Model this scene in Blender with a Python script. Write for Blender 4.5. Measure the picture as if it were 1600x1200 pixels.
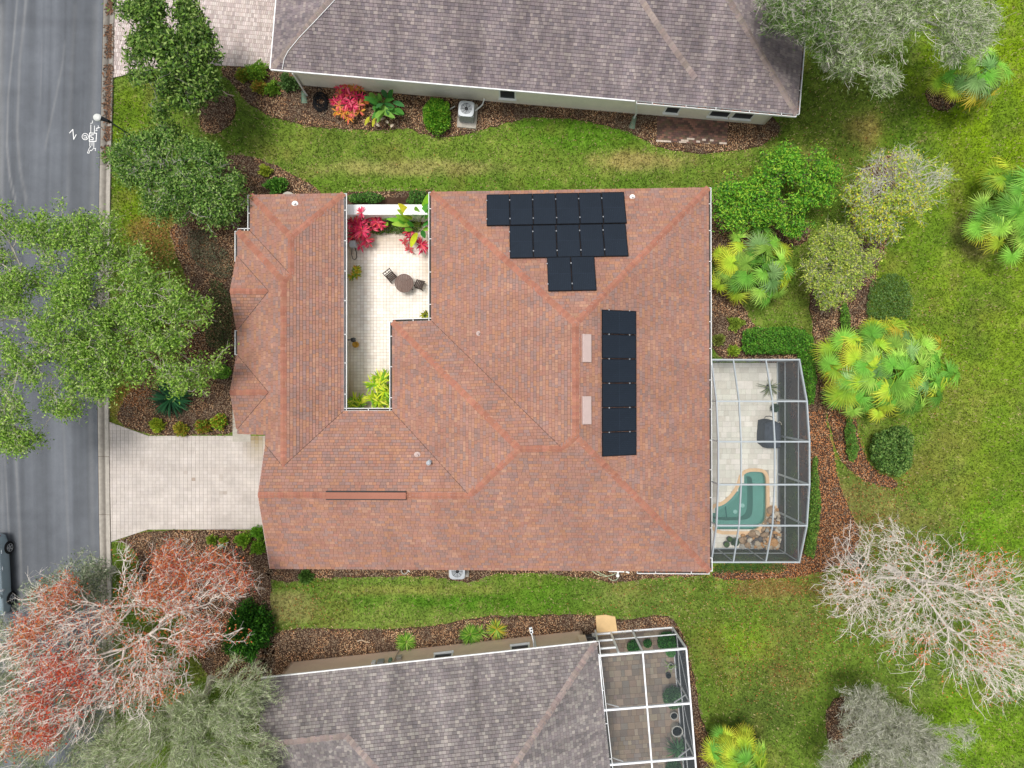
import bpy, math, random
import numpy as np
from mathutils import Vector, Matrix
random.seed(7); RNG = np.random.default_rng(11)
for o in list(bpy.data.objects): bpy.data.objects.remove(o)
scene = bpy.context.scene; COL = scene.collection
rad = math.radians
# ---------------------------------------------------------------- camera, sky, sun, exposure
H, F = 35.5, 1067.0                       # drone height in metres, focal length in photo pixels (1600 wide)
cam_d = bpy.data.cameras.new('camera'); cam = bpy.data.objects.new('camera', cam_d); COL.objects.link(cam)
cam.location = (0, 0, H); cam.rotation_euler = (0, 0, 0)
cam_d.sensor_width = 36; cam_d.lens = 36 * F / 1600; cam_d.clip_end = 2000
scene.camera = cam
SUN_EL, SUN_AZ = 77.0, 300.0              # degrees; azimuth clockwise from +Y
world = bpy.data.worlds.new('World'); scene.world = world; world.use_nodes = True
wn = world.node_tree; wn.nodes.clear()
sky = wn.nodes.new('ShaderNodeTexSky'); sky.sky_type = 'NISHITA'; sky.sun_disc = False
sky.sun_elevation = rad(SUN_EL); sky.sun_rotation = rad(SUN_AZ); sky.air_density = 1.0; sky.dust_density = 4.0
hs = wn.nodes.new('ShaderNodeHueSaturation'); hs.inputs['Saturation'].default_value = 0.30
bg = wn.nodes.new('ShaderNodeBackground'); bg.inputs['Strength'].default_value = 0.092
wo = wn.nodes.new('ShaderNodeOutputWorld')
wn.links.new(sky.outputs[0], hs.inputs['Color']); wn.links.new(hs.outputs[0], bg.inputs['Color']); wn.links.new(bg.outputs[0], wo.inputs[0])
sd = bpy.data.lights.new('sun', 'SUN'); sd.energy = 1.5; sd.angle = rad(16); sd.color = (1, 0.96, 0.90)
so = bpy.data.objects.new('sun', sd); COL.objects.link(so)
el, az = rad(SUN_EL), rad(SUN_AZ)
so.rotation_euler = Vector((math.sin(az)*math.cos(el), math.cos(az)*math.cos(el), math.sin(el))).to_track_quat('Z', 'Y').to_euler()
so.location = (0, 0, 60)
vs = scene.view_settings; vs.view_transform = 'Standard'; vs.look = 'None'; vs.exposure = 0.64; vs.gamma = 1.0; vs.use_curve_mapping = False
scene.cycles.transparent_max_bounces = 24

# ---------------------------------------------------------------- helpers
def P(px, py, z=0.0):
    k = (H - z) / F
    return Vector(((px - 800) * k, -(py - 600) * k, z))
def Pn(px, py, z):
    k = (H - z) / F
    return np.stack([(px - 800) * k, -(py - 600) * k, z + 0 * px], -1)
def to_px(x, y, z=0.0): return 800 + x * F / (H - z), 600 - y * F / (H - z)
def C(r, g, b, k=1.0):
    f = lambda c: ((c/255+.055)/1.055)**2.4 if c > 10 else c/255/12.92
    return (f(r)*k, f(g)*k, f(b)*k)
def vnoise(x, y, seed=0):
    r = np.random.default_rng(seed).random((256, 256))
    xi = np.floor(x).astype(int); yi = np.floor(y).astype(int); fx = x-xi; fy = y-yi
    fx = fx*fx*(3-2*fx); fy = fy*fy*(3-2*fy); a = xi % 256; b = yi % 256; a1 = (a+1) % 256; b1 = (b+1) % 256
    return (r[a, b]*(1-fx)+r[a1, b]*fx)*(1-fy)+(r[a, b1]*(1-fx)+r[a1, b1]*fx)*fy
def fbm(x, y, seed=0, o=4):
    s = 0; a = .5
    for i in range(o): s = s+a*vnoise(x*2**i+17.3*i, y*2**i+5.1*i, seed+i); a *= .5
    return s/(1-.5**o)
def inpoly(x, y, poly):
    x = np.asarray(x); y = np.asarray(y); r = np.zeros(x.shape, bool); n = len(poly)
    for i in range(n):
        x0, y0 = poly[i][:2]; x1, y1 = poly[(i+1) % n][:2]
        if y0 == y1: continue
        c = ((y0 > y) != (y1 > y)) & (x < (x1-x0)*(y-y0)/(y1-y0)+x0); r ^= c
    return r
def edgedist(x, y, poly):
    d = np.full(np.shape(x), 1e9); n = len(poly)
    for i in range(n):
        ax, ay = poly[i][:2]; bx, by = poly[(i+1) % n][:2]; dx, dy = bx-ax, by-ay; L = dx*dx+dy*dy+1e-9
        t = np.clip(((x-ax)*dx+(y-ay)*dy)/L, 0, 1); d = np.minimum(d, np.hypot(x-ax-t*dx, y-ay-t*dy))
    return d
def smooth_poly(pts, it=2):
    for _ in range(it):
        q = []
        for i in range(len(pts)):
            a = pts[i]; b = pts[(i+1) % len(pts)]
            q += [(a[0]*.75+b[0]*.25, a[1]*.75+b[1]*.25), (a[0]*.25+b[0]*.75, a[1]*.25+b[1]*.75)]
        pts = q
    return pts

# ---------------------------------------------------------------- materials
MATS = {}
def nodes(name):
    m = bpy.data.materials.new(name); m.use_nodes = True; t = m.node_tree; t.nodes.clear()
    o = t.nodes.new('ShaderNodeOutputMaterial'); b = t.nodes.new('ShaderNodeBsdfPrincipled'); t.links.new(b.outputs[0], o.inputs[0])
    MATS[name] = m; return m, t, b, o
def nz(t, scale, detail=4, vec=None, rough=.6):
    n = t.nodes.new('ShaderNodeTexNoise'); n.inputs['Scale'].default_value = scale; n.inputs['Detail'].default_value = detail; n.inputs['Roughness'].default_value = rough
    if vec is None:
        tc = t.nodes.new('ShaderNodeTexCoord'); vec = tc.outputs['Object']
    t.links.new(vec, n.inputs['Vector']); return n.outputs['Fac']
def mulcol(t, col, fac, lo, hi):
    mr = t.nodes.new('ShaderNodeMapRange'); mr.inputs[1].default_value = .3; mr.inputs[2].default_value = .7; mr.inputs[3].default_value = lo; mr.inputs[4].default_value = hi
    t.links.new(fac, mr.inputs[0])
    x = t.nodes.new('ShaderNodeVectorMath'); x.operation = 'SCALE'; t.links.new(col, x.inputs[0]); t.links.new(mr.outputs[0], x.inputs['Scale']); return x.outputs[0]
def bump(t, b, h, s, d=.02):
    n = t.nodes.new('ShaderNodeBump'); n.inputs['Strength'].default_value = s; n.inputs['Distance'].default_value = d
    t.links.new(h, n.inputs['Height']); t.links.new(n.outputs[0], b.inputs['Normal'])
def plain(name, col, rough=.6, metal=0, var=.12, scale=6, bmp=0, bscale=60, spec=.3):
    m, t, b, o = nodes(name); r = t.nodes.new('ShaderNodeRGB'); r.outputs[0].default_value = (*col, 1)
    c = mulcol(t, r.outputs[0], nz(t, scale, 6), 1-var, 1+var)
    c = mulcol(t, c, nz(t, scale*9, 3), 1-var*.5, 1+var*.5)
    t.links.new(c, b.inputs['Base Color']); b.inputs['Roughness'].default_value = rough; b.inputs['Metallic'].default_value = metal; b.inputs['Specular IOR Level'].default_value = spec
    if bmp: bump(t, b, nz(t, bscale, 4), bmp)
    return m
def attrmat(name, rough=.7, var=.15, scale=8, bmp=0, bscale=60, transl=0, fine=0, fscale=90, spec=.25, gain=1):
    m, t, b, o = nodes(name); a = t.nodes.new('ShaderNodeAttribute'); a.attribute_name = 'col'
    c = mulcol(t, a.outputs['Color'], nz(t, scale, 5), 1-var, 1+var)
    if fine: c = mulcol(t, c, nz(t, fscale, 3), 1-fine, 1+fine)
    if gain != 1:
        x = t.nodes.new('ShaderNodeVectorMath'); x.operation = 'SCALE'; x.inputs['Scale'].default_value = gain; t.links.new(c, x.inputs[0]); c = x.outputs[0]
    t.links.new(c, b.inputs['Base Color']); b.inputs['Roughness'].default_value = rough; b.inputs['Specular IOR Level'].default_value = spec
    if bmp: bump(t, b, nz(t, bscale, 4), bmp)
    if transl:
        tr = t.nodes.new('ShaderNodeBsdfTranslucent'); t.links.new(c, tr.inputs['Color']); mx = t.nodes.new('ShaderNodeMixShader'); mx.inputs[0].default_value = transl
        t.links.new(b.outputs[0], mx.inputs[1]); t.links.new(tr.outputs[0], mx.inputs[2]); t.links.new(mx.outputs[0], o.inputs[0])
    return m
def screenmat(name, alpha, col):
    m, t, b, o = nodes(name); b.inputs['Base Color'].default_value = (*col, 1); b.inputs['Roughness'].default_value = .8; b.inputs['Specular IOR Level'].default_value = .05
    tp = t.nodes.new('ShaderNodeBsdfTransparent'); mx = t.nodes.new('ShaderNodeMixShader')
    f = nz(t, 1.2, 3); mr = t.nodes.new('ShaderNodeMapRange'); mr.inputs[1].default_value = .3; mr.inputs[2].default_value = .7; mr.inputs[3].default_value = alpha*.9; mr.inputs[4].default_value = alpha*1.1
    t.links.new(f, mr.inputs[0]); t.links.new(mr.outputs[0], mx.inputs[0]); t.links.new(tp.outputs[0], mx.inputs[1]); t.links.new(b.outputs[0], mx.inputs[2]); t.links.new(mx.outputs[0], o.inputs[0]); return m
def roofmat(name, streak, warm):
    # colours of the single tabs come from the mesh; algae stains run down the slope
    m, t, b, o = nodes(name); a = t.nodes.new('ShaderNodeAttribute'); a.attribute_name = 'col'
    uv = t.nodes.new('ShaderNodeAttribute'); uv.attribute_name = 'ruv'
    mp = t.nodes.new('ShaderNodeMapping'); mp.inputs['Scale'].default_value = (1.0, .12, 1); t.links.new(uv.outputs['Vector'], mp.inputs['Vector'])
    c = mulcol(t, a.outputs['Color'], nz(t, 1.1, 4, mp.outputs[0]), 1-streak, 1+streak)
    c = mulcol(t, c, nz(t, .35, 3), 1-warm, 1+warm); c = mulcol(t, c, nz(t, 55, 3), .80, 1.20)
    t.links.new(c, b.inputs['Base Color']); b.inputs['Roughness'].default_value = .9; b.inputs['Specular IOR Level'].default_value = .15
    bump(t, b, nz(t, 160, 2), .35, .004); return m
roofmat('roof_red', .08, .07); roofmat('roof_grey', .30, .10)
attrmat('lawn', .95, .22, 3.0, .5, 70, 0, .28, 45, .05)
attrmat('leaf', .55, .12, 3, 0, 60, .25, spec=.2, gain=1.06)
attrmat('glossleaf', .55, .10, 4, 0, 60, .2, spec=.2, gain=1.04)
attrmat('bark', .9, .2, 12, .3, 90)
attrmat('chips', .95, .15, 9, 0, 60, 0, spec=.05)
attrmat('paver', .85, .10, 1.2, .25, 120, 0, .10, 40, spec=.2)
attrmat('asphalt', .92, .08, 1.5, .6, 160, 0, .30, 70, spec=.12)
attrmat('rock', .8, .25, 7, .5, 40)
attrmat('grit', .9, .15, 5, .3, 90, 0, .12, 60)
plain('soil', C(74, 56, 46), .95, 0, .3, 3, .6, 60, .05)
plain('white_paint', C(242, 243, 242), .45, 0, .04, 3)
plain('stucco_white', C(236, 235, 228), .85, 0, .05, 2, .15, 120)
plain('stucco_cream', C(246, 240, 224), .85, 0, .06, 1.5, .15, 120)
plain('stucco_tan', C(242, 216, 192), .85, 0, .06, 1.5, .15, 120)
plain('concrete', C(176, 170, 160), .9, 0, .14, 3, .3, 90)
plain('pale_metal', C(190, 170, 164), .5, 0, .05, 4)
plain('silver', C(190, 192, 195), .35, .6, .05, 4)
plain('grey_metal', C(170, 175, 180), .45, .2, .05, 5)
plain('bronze_alu', C(168, 176, 180), .45, .1, .05, 5)
plain('white_alu', C(236, 239, 242), .4, 0, .03, 5)
plain('black_plastic', C(26, 28, 32), .5, 0, .1, 6)
plain('black_rubber', C(24, 25, 28), .8, 0, .15, 9)
plain('dark_grey_cloth', C(66, 74, 84), .85, 0, .12, 5, .3, 40)
plain('panel_glass', C(32, 40, 50), .28, 0, .10, .8, spec=.25)
plain('panel_frame', C(20, 23, 28), .4, .3, .05, 5)
plain('panel_line', C(52, 62, 76), .4, .3, .05, 5)
plain('glass_dark', C(40, 48, 54), .3, 0, .05, 2, spec=.2)
plain('teak', C(112, 92, 84), .7, 0, .15, 9)
plain('dark_wood', C(66, 54, 48), .7, 0, .15, 9)
plain('terracotta_coping', C(222, 190, 152), .8, 0, .08, 5, .2, 60)
plain('pool_plaster', C(142, 180, 172), .7, 0, .06, 2)
plain('pool_step', C(160, 194, 186), .7, 0, .06, 2)
plain('pool_seam', C(60, 110, 112), .7)
plain('green_box', C(120, 150, 130), .6, 0, .08, 5)
plain('pot_white', C(206, 206, 198), .6, 0, .08, 6)
plain('pot_dark', C(50, 56, 60), .6, 0, .08, 6)
plain('gold', C(196, 150, 58), .4, .3, .1, 8)
plain('lamp_pole', C(92, 96, 98), .5)
plain('lamp_glass', C(206, 208, 204), .35, 0, .03, 6)
plain('hose_green', C(176, 190, 160), .6, 0, .08, 8)
plain('car_paint', C(158, 176, 186), .25, .1, .03, 2, spec=.5)
plain('car_trim', C(205, 210, 214), .25, .7, .03, 5)
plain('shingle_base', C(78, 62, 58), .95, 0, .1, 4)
plain('landing', C(214, 182, 134), .9, 0, .08, 3, .2, 60)
plain('tail_red', C(150, 30, 30), .3)
plain('trough_grey', C(70, 66, 62), .9, 0, .3, 5)
plain('door_paint', C(196, 190, 180), .6, 0, .05, 3)
screenmat('screen_roof', .14, (.2, .22, .23)); screenmat('screen_wall', .80, (.075, .085, .098)); screenmat('screen_side', .42, (.20, .22, .22)); screenmat('screen_clear', .28, (.10, .12, .13))
m, t, b, o = nodes('pool_water'); b.inputs['Base Color'].default_value = (*C(110, 160, 152), 1); b.inputs['Roughness'].default_value = .04; b.inputs['Specular IOR Level'].default_value = .4
tp = t.nodes.new('ShaderNodeBsdfTransparent'); tp.inputs[0].default_value = (.66, .86, .83, 1); mx = t.nodes.new('ShaderNodeMixShader'); mx.inputs[0].default_value = .22
bump(t, b, nz(t, 3.0, 3), .12, .03)
t.links.new(tp.outputs[0], mx.inputs[1]); t.links.new(b.outputs[0], mx.inputs[2]); t.links.new(mx.outputs[0], o.inputs[0])

# ---------------------------------------------------------------- mesh building
def link(name, me, mat, parent=None, origin=None, kind=None, label=None):
    o = bpy.data.objects.new(name, me); COL.objects.link(o)
    if mat: me.materials.append(MATS[mat])
    if parent is not None:
        o.parent = parent
    if origin is not None and parent is None: o.location = origin
    if kind: o['kind'] = kind
    if label: o['label'] = label
    return o
def mesh_np(name, v, f, col=None, extra=None):
    me = bpy.data.meshes.new(name); v = np.asarray(v, np.float32); f = np.asarray(f, np.int32); n, k = f.shape
    me.vertices.add(len(v)); me.vertices.foreach_set('co', v.ravel()); me.loops.add(n*k); me.loops.foreach_set('vertex_index', f.ravel())
    me.polygons.add(n); me.polygons.foreach_set('loop_start', np.arange(0, n*k, k, dtype=np.int32))
    me.update(calc_edges=True)
    if col is not None:
        a = me.color_attributes.new('col', 'FLOAT_COLOR', 'POINT'); c = np.ones((len(v), 4), np.float32); c[:, :3] = col; a.data.foreach_set('color', c.ravel())
    return me
class MB:
    def __init__(s): s.v = []; s.f = []; s.c = []; s.uv = []
    def add(s, vs, fs, col=None, uv=None):
        n = len(s.v); s.v += [tuple(p) for p in vs]; s.f += [tuple(i+n for i in f) for f in fs]
        s.c += [col or (.5, .5, .5)]*len(vs); s.uv += (uv or [(0, 0)]*len(vs)); return s
    def box(s, c, d, rz=0, col=None, bev=0.0):
        cx, cy, cz = c; x, y, z = d[0]/2, d[1]/2, d[2]/2; ca, sa = math.cos(rz), math.sin(rz)
        if bev:
            b = min(bev, x*.9, y*.9, z*.9); ring = lambda xx, yy: [(-xx+b, -yy), (xx-b, -yy), (xx, -yy+b), (xx, yy-b), (xx-b, yy), (-xx+b, yy), (-xx, yy-b), (-xx, -yy+b)]
            L = [[(p[0], p[1], -z) for p in ring(x, y)], [(p[0], p[1], z-b) for p in ring(x, y)], [(p[0], p[1], z) for p in ring(x-b*.8, y-b*.8)]]
            vs = [q for l in L for q in l]; fs = [tuple(range(7, -1, -1)), tuple(range(16, 24))]
            for l in range(2):
                for i in range(8): j = (i+1) % 8; fs.append((l*8+i, l*8+j, l*8+8+j, l*8+8+i))
        else:
            vs = [(sx*x, sy*y, sz*z) for sz in (-1, 1) for sy in (-1, 1) for sx in (-1, 1)]
            fs = [(0, 2, 3, 1), (4, 5, 7, 6), (0, 1, 5, 4), (2, 6, 7, 3), (0, 4, 6, 2), (1, 3, 7, 5)]
        return s.add([(cx+p[0]*ca-p[1]*sa, cy+p[0]*sa+p[1]*ca, cz+p[2]) for p in vs], fs, col)
    def beam(s, a, b, w, h, col=None, up=(0, 0, 1)):
        a = Vector(a); b = Vector(b); d = (b-a).normalized(); u = Vector(up)
        if abs(d.dot(u)) > .95: u = Vector((0, 1, 0))
        r = d.cross(u).normalized(); u = r.cross(d); vs = []
        for p in (a, b):
            for i, j in ((-1, -1), (1, -1), (1, 1), (-1, 1)): vs.append(p+r*i*w/2+u*j*h/2)
        return s.add(vs, [(0, 1, 2, 3), (7, 6, 5, 4), (0, 4, 5, 1), (1, 5, 6, 2), (2, 6, 7, 3), (3, 7, 4, 0)], col)
    def tube(s, pts, r, n=6, col=None, close=False):
        pts = [Vector(p) for p in pts]; rs = r if isinstance(r, (list, tuple)) else [r]*len(pts); vs = []; m = len(pts)
        for i, p in enumerate(pts):
            d = (pts[min(i+1, m-1)]-pts[max(i-1, 0)]) if not close else (pts[(i+1) % m]-pts[i-1])
            d.normalize(); u = Vector((0, 0, 1)) if abs(d.z) < .9 else Vector((1, 0, 0)); a = d.cross(u).normalized(); b = d.cross(a)
            vs += [p+(a*math.cos(2*math.pi*k/n)+b*math.sin(2*math.pi*k/n))*rs[i] for k in range(n)]
        fs = []
        for i in range(m if close else m-1):
            j = (i+1) % m
            for k in range(n): l = (k+1) % n; fs.append((i*n+k, i*n+l, j*n+l, j*n+k))
        if not close: fs += [tuple(range(n)), tuple(range((m-1)*n, m*n))]
        return s.add(vs, fs, col)
    def lathe(s, c, prof, n=20, col=None, sx=1, sy=1):
        vs = []; fs = []
        for r, z in prof: vs += [(c[0]+r*sx*math.cos(2*math.pi*k/n), c[1]+r*sy*math.sin(2*math.pi*k/n), c[2]+z) for k in range(n)]
        for i in range(len(prof)-1):
            for k in range(n): l = (k+1) % n; fs.append((i*n+k, i*n+l, i*n+n+l, i*n+n+k))
        fs += [tuple(range(n-1, -1, -1)), tuple(range((len(prof)-1)*n, len(prof)*n))]
        return s.add(vs, fs, col)
    def prism(s, poly, z0, z1, col=None):
        n = len(poly); A = sum(poly[i][0]*poly[(i+1) % n][1]-poly[(i+1) % n][0]*poly[i][1] for i in range(n))
        if A < 0: poly = poly[::-1]
        vs = [(p[0], p[1], z0) for p in poly]+[(p[0], p[1], z1) for p in poly]
        fs = [tuple(range(n-1, -1, -1)), tuple(range(n, 2*n))]+[(i, (i+1) % n, n+(i+1) % n, n+i) for i in range(n)]
        return s.add(vs, fs, col)
    def face(s, pts, col=None, uv=None): return s.add(pts, [tuple(range(len(pts)))], col, uv)
    def build(s, name, mat, parent=None, origin=None, kind=None, label=None, smooth=False, ruv=False):
        me = bpy.data.meshes.new(name); og = Vector(origin) if origin is not None else (parent.location.copy() if parent is not None and parent.parent is None else (parent.parent.location+parent.location if parent is not None else Vector()))
        me.from_pydata([(p[0]-og[0], p[1]-og[1], p[2]-og[2]) for p in s.v], [], s.f)
        a = me.color_attributes.new('col', 'FLOAT_COLOR', 'POINT'); c = np.ones((len(s.v), 4), np.float32); c[:, :3] = np.array(s.c); a.data.foreach_set('color', c.ravel())
        if ruv:
            a = me.attributes.new('ruv', 'FLOAT_VECTOR', 'POINT'); u = np.zeros((len(s.v), 3), np.float32); u[:, :2] = np.array(s.uv); a.data.foreach_set('vector', u.ravel())
        if smooth: me.polygons.foreach_set('use_smooth', [True]*len(me.polygons))
        me.update(); return link(name, me, mat, parent, origin, kind, label)
def tag(o, label=None, cat=None, group=None, kind=None):
    if label: o['label'] = label
    if cat: o['category'] = cat
    if group: o['group'] = group
    if kind: o['kind'] = kind
    return o
def thing(name, label, cat, loc=(0, 0, 0), group=None):
    o = bpy.data.objects.new(name, None); COL.objects.link(o); o.location = loc; o.empty_display_size = .2; return tag(o, label, cat, group)
def part_np(name, v, f, col, mat, parent, kind=None):
    l = np.array(parent.location if parent.parent is None else parent.location+parent.parent.location, np.float32)
    return link(name, mesh_np(name, np.asarray(v, np.float32)-l, f, col), mat, parent, None, kind)
def jit(col, a, rng=random):
    k = 1+rng.uniform(-a, a); return tuple(max(0, c*k*(1+rng.uniform(-a*.3, a*.3))) for c in col)
# ---------------------------------------------------------------- ground, beds, road, paving
def pg(pts, z=0.0): return [tuple(P(x, y, z))[:2] for x, y in pts]
BEDS = {   # outlines in photo pixels, on the ground
 'a': [(338,100),(430,106),(462,110),(700,140),(1000,165),(1205,175),(1222,200),(1200,224),(1150,236),(1090,241),(1030,232),(990,208),(930,191),(840,180),(790,192),(745,206),(690,217),(655,208),(640,199),(590,205),(540,202),(480,197),(420,183),(385,160),(360,128)],
 'b': [(310,150),(345,135),(372,158),(366,190),(335,212),(310,200)],
 'c': [(345,243),(385,240),(430,258),(475,282),(508,303),(500,325),(420,330),(400,420),(400,640),(366,679),(300,680),(232,680),(180,661),(190,630),(215,600),(230,560),(270,500),(300,450),(275,395),(262,352),(320,310)],
 'd': [(176,846),(232,827),(424,827),(425,910),(420,940),(430,975),(430,1060),(330,1070),(300,1010),(290,950),(210,905),(220,870),(200,850)],
 'e': [(405,880),(700,880),(1110,885),(1112,899),(1040,901),(1000,905),(960,912),(900,899),(775,893),(742,908),(705,909),(690,902),(640,899),(560,902),(480,904),(424,912)],
 'f': [(418,990),(470,980),(540,984),(630,982),(700,975),(755,961),(820,964),(900,958),(935,964),(975,970),(1038,959),(1062,975),(1083,1040),(1092,1110),(1108,1150),(1122,1250),(1000,1250),(900,1040),(500,1080),(420,1090),(400,1050)],
 'g': [(1105,430),(1160,470),(1180,520),(1260,515),(1280,560),(1288,650),(1300,690),(1310,760),(1330,800),(1350,850),(1300,890),(1240,903),(1150,906),(1110,903),(1112,893),(1200,890),(1245,870),(1255,800),(1230,600),(1200,560),(1105,565)],
 'h': [(1262,450),(1298,420),(1335,350),(1328,300),(1345,262),(1400,232),(1430,250),(1400,330),(1368,430),(1352,490),(1372,560),(1335,640),(1342,690),(1362,735),(1405,752),(1395,766),(1340,748),(1308,712),(1295,660),(1275,560),(1268,500)],
 'i': [(1292,1100),(1320,1085),(1350,1100),(1360,1150),(1340,1190),(1300,1180),(1290,1140)],
 'j': [(541,340),(674,340),(674,368),(600,366),(541,368)],
 'k': [(541,300),(674,298),(674,322),(541,322)],
 'l': [(1440,140),(1475,130),(1500,150),(1485,175),(1455,172)],
 'm': [(1510,330),(1540,320),(1560,350),(1550,385),(1520,375)],
 'n': [(1105,296),(1180,300),(1260,330),(1270,380),(1180,400),(1105,432)],
}
def ragged(p, s):
    p = smooth_poly(p, 3); x = np.array([q[0] for q in p]); y = np.array([q[1] for q in p]); return list(zip(x+(fbm(x/9, y/9, s)-.5)*7, y+(fbm(x/9, y/9, s+9)-.5)*7))
BEDS = {k: (v if k in 'jk' else ragged(v, i)) for i, (k, v) in enumerate(BEDS.items())}
def in_beds(px, py):
    r = np.zeros(px.shape, bool)
    for v in BEDS.values(): r |= inpoly(px, py, v)
    return r
CURB = [(-400,192),(-150,184),(0,180),(100,178),(300,173.5),(480,171.5),(640,171),(800,173),(950,176),(1100,180),(1300,187),(1600,200)]   # py, px of the lawn side
def curb_px(py): return np.interp(py, [a for a, b in CURB], [b for a, b in CURB])
DRIVE = [(170.5,659),(232,681),(432,681),(432,827),(232,827),(174.5,846)]
DRIVE_N = [(179,-160),(640,-160),(640,-60),(425,60),(425,106),(320,102),(240,108),(177,122)]
COURT = [(543,352),(676,352),(676,500),(616,500),(616,640),(543,640)]
DECK = [(1090,567),(1218,567),(1218,856),(1090,856)]
PATIO_N = [(1027,182),(1137,189),(1135,226),(1025,222)]
MAINFOOT = [(398,312),(1100,302),(1100,882),(425,878),(425,690),(378,670),(378,370),(398,365)]
LAWN_P = [  # px, py, rx, ry, colour of the grass there, weight
 (760,235,420,60,(120,144,58),1),(640,262,170,16,(166,160,100),.75),(900,205,160,28,(98,140,40),.8),(1005,252,75,16,(176,160,104),.8),(470,235,80,35,(126,146,62),.7),(760,288,330,14,(105,138,46),.7),
 (1320,180,130,110,(106,126,50),1),(1350,205,42,34,(150,132,78),.8),(1420,215,60,50,(104,138,38),.7),(1540,140,110,260,(126,154,30),1),(1500,470,150,200,(124,150,44),1),(1440,380,60,60,(116,148,44),.6),(1560,720,90,140,(122,150,44),1),(1500,640,60,60,(128,140,58),.6),
 (1370,800,110,60,(132,136,74),.9),(1450,760,60,50,(128,142,56),.7),(1555,830,50,60,(114,152,40),.8),(1120,480,60,40,(140,136,90),.6),(1265,690,28,60,(140,132,84),.7),
 (620,940,230,45,(118,144,62),1),(455,948,45,26,(172,166,108),.8),(720,940,150,14,(84,130,34),.8),(690,922,180,9,(150,150,80),.6),(640,972,150,12,(138,154,78),.5),(860,935,110,28,(90,134,36),.7),(1000,935,120,34,(118,138,66),.8),
 (1170,1020,130,120,(112,132,54),1),(1170,990,60,40,(122,152,42),.7),(1190,1110,70,60,(92,112,50),.8),(1240,970,60,40,(120,128,64),.6),(1130,1070,30,50,(104,118,48),.5),(1500,1150,130,80,(118,152,40),1),(1400,880,90,60,(110,134,46),.6),
 (200,240,40,130,(112,138,34),1),(250,365,45,30,(150,122,66),.8),(235,440,60,60,(136,128,62),.6),(275,525,40,30,(150,108,64),.7),(210,600,30,60,(142,128,64),.7),(190,640,26,24,(140,130,60),.7),(230,890,40,40,(96,120,40),.9),(390,150,18,40,(132,150,70),.6),(1340,560,40,60,(140,134,84),.5),(1300,760,40,40,(146,130,84),.6),(1200,920,70,14,(140,112,74),.6),(1330,930,60,40,(136,120,70),.5),(1120,1010,14,60,(120,112,58),.4),(1240,1060,40,26,(132,118,70),.5),(1530,370,40,40,(160,146,96),.6),(1440,470,40,40,(116,138,50),.5),(1480,720,50,50,(138,136,70),.5)]
def lawn_col(px, py):
    n1 = fbm(px/60, py/60, 3); n2 = fbm(px/22, py/22, 9); n3 = fbm(px/7, py/7, 15)
    c = np.zeros(px.shape+(3,)); c[:] = C(112, 138, 54)
    for x, y, rx, ry, col, w in LAWN_P:
        d = np.hypot((px-x)/rx, (py-y)/ry)+(n1-.5)*1.0+(n2-.5)*.5
        k = np.clip((1.25-d)/.7, 0, 1)*w; k = k*k*(3-2*k); c = c*(1-k[..., None])+np.array(C(*col))*k[..., None]
    dry = np.clip((n2*.6+n3*.4-.58)*4.5, 0, 1)*.5
    c = c*(1-dry[..., None])+np.array(C(158, 148, 92))*dry[..., None]
    c *= (1+(n3-.5)*.45+(n2-.5)*.35)[..., None]
    br = np.clip((fbm(px/34, py/34, 203)-.54)*5, 0, 1)*.38; c = c*(1-br[..., None])+np.array(C(128, 120, 64))*br[..., None]
    dk = np.clip((fbm(px/46, py/46, 301)-.5)*5, 0, 1)*.45; c = c*(1-dk[..., None])+np.array(C(88, 118, 44))*dk[..., None]
    return c*.80*np.array([1.05, 1.07, .98])
def nonuni(lo, hi, st, far):
    a = np.arange(lo, hi+st/2, st); ex = np.array([4., 12, 30, 80, 200, far]); return np.concatenate([lo-ex[::-1], a, hi+ex])
gx = nonuni(-30, 30, .22, 500); gy = nonuni(-24, 24, .22, 500); X, Y = np.meshgrid(gx, gy, indexing='ij'); nx, ny = X.shape
px, py = to_px(X, Y); Z = (fbm(X/3, Y/3, 40)-.5)*.03
idx = np.arange(nx*ny).reshape(nx, ny); fq = np.stack([idx[:-1, :-1], idx[1:, :-1], idx[1:, 1:], idx[:-1, 1:]], -1).reshape(-1, 4)
pcx, pcy = px[fq[:,0]//ny, fq[:,0]%ny], py[fq[:,0]//ny, fq[:,0]%ny]
fq = fq[~((pcx > 1104) & (pcx < 1204) & (pcy > 722) & (pcy < 838))]          # open pit for the pool, under the deck
lc_ = lawn_col(px, py); out_ = (np.abs(X) > 30.1) | (np.abs(Y) > 24.1); lc_[out_] = lc_[~out_].mean(0); Z[out_] = 0
me = mesh_np('lawn', np.stack([X, Y, Z-.02], -1).reshape(-1, 3), fq, lc_.reshape(-1, 3))
tag(link('lawn', me, 'lawn'), 'green lawn with drier pale patches around the houses', kind='structure')
NOGRASS = [MAINFOOT, DRIVE, DRIVE_N, COURT, DECK, PATIO_N, [(465,118),(1215,190),(1215,-50),(465,-50)], [(445,1040),(930,990),(1060,982),(1110,1300),(440,1300)], [(931,962),(962,962),(966,995),(933,998)]]
def ground_scatter(n, x0, x1, y0, y1, want_bed, rng):
    x = rng.uniform(x0, x1, n); y = rng.uniform(y0, y1, n); ok = in_beds(x+rng.normal(0, 3.2, n), y+rng.normal(0, 3.2, n)); ok = ok if want_bed else ~ok
    ok &= x > curb_px(y)+.5
    for p in NOGRASS: ok &= ~inpoly(x, y, p)
    return x[ok], y[ok]
def quads(c, a, b):   # diamonds: centre, half axis a, half axis b
    v = np.stack([c-a, c+b, c+a, c-b], 1).reshape(-1, 3); f = np.arange(len(v)).reshape(-1, 4); return v, f
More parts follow.
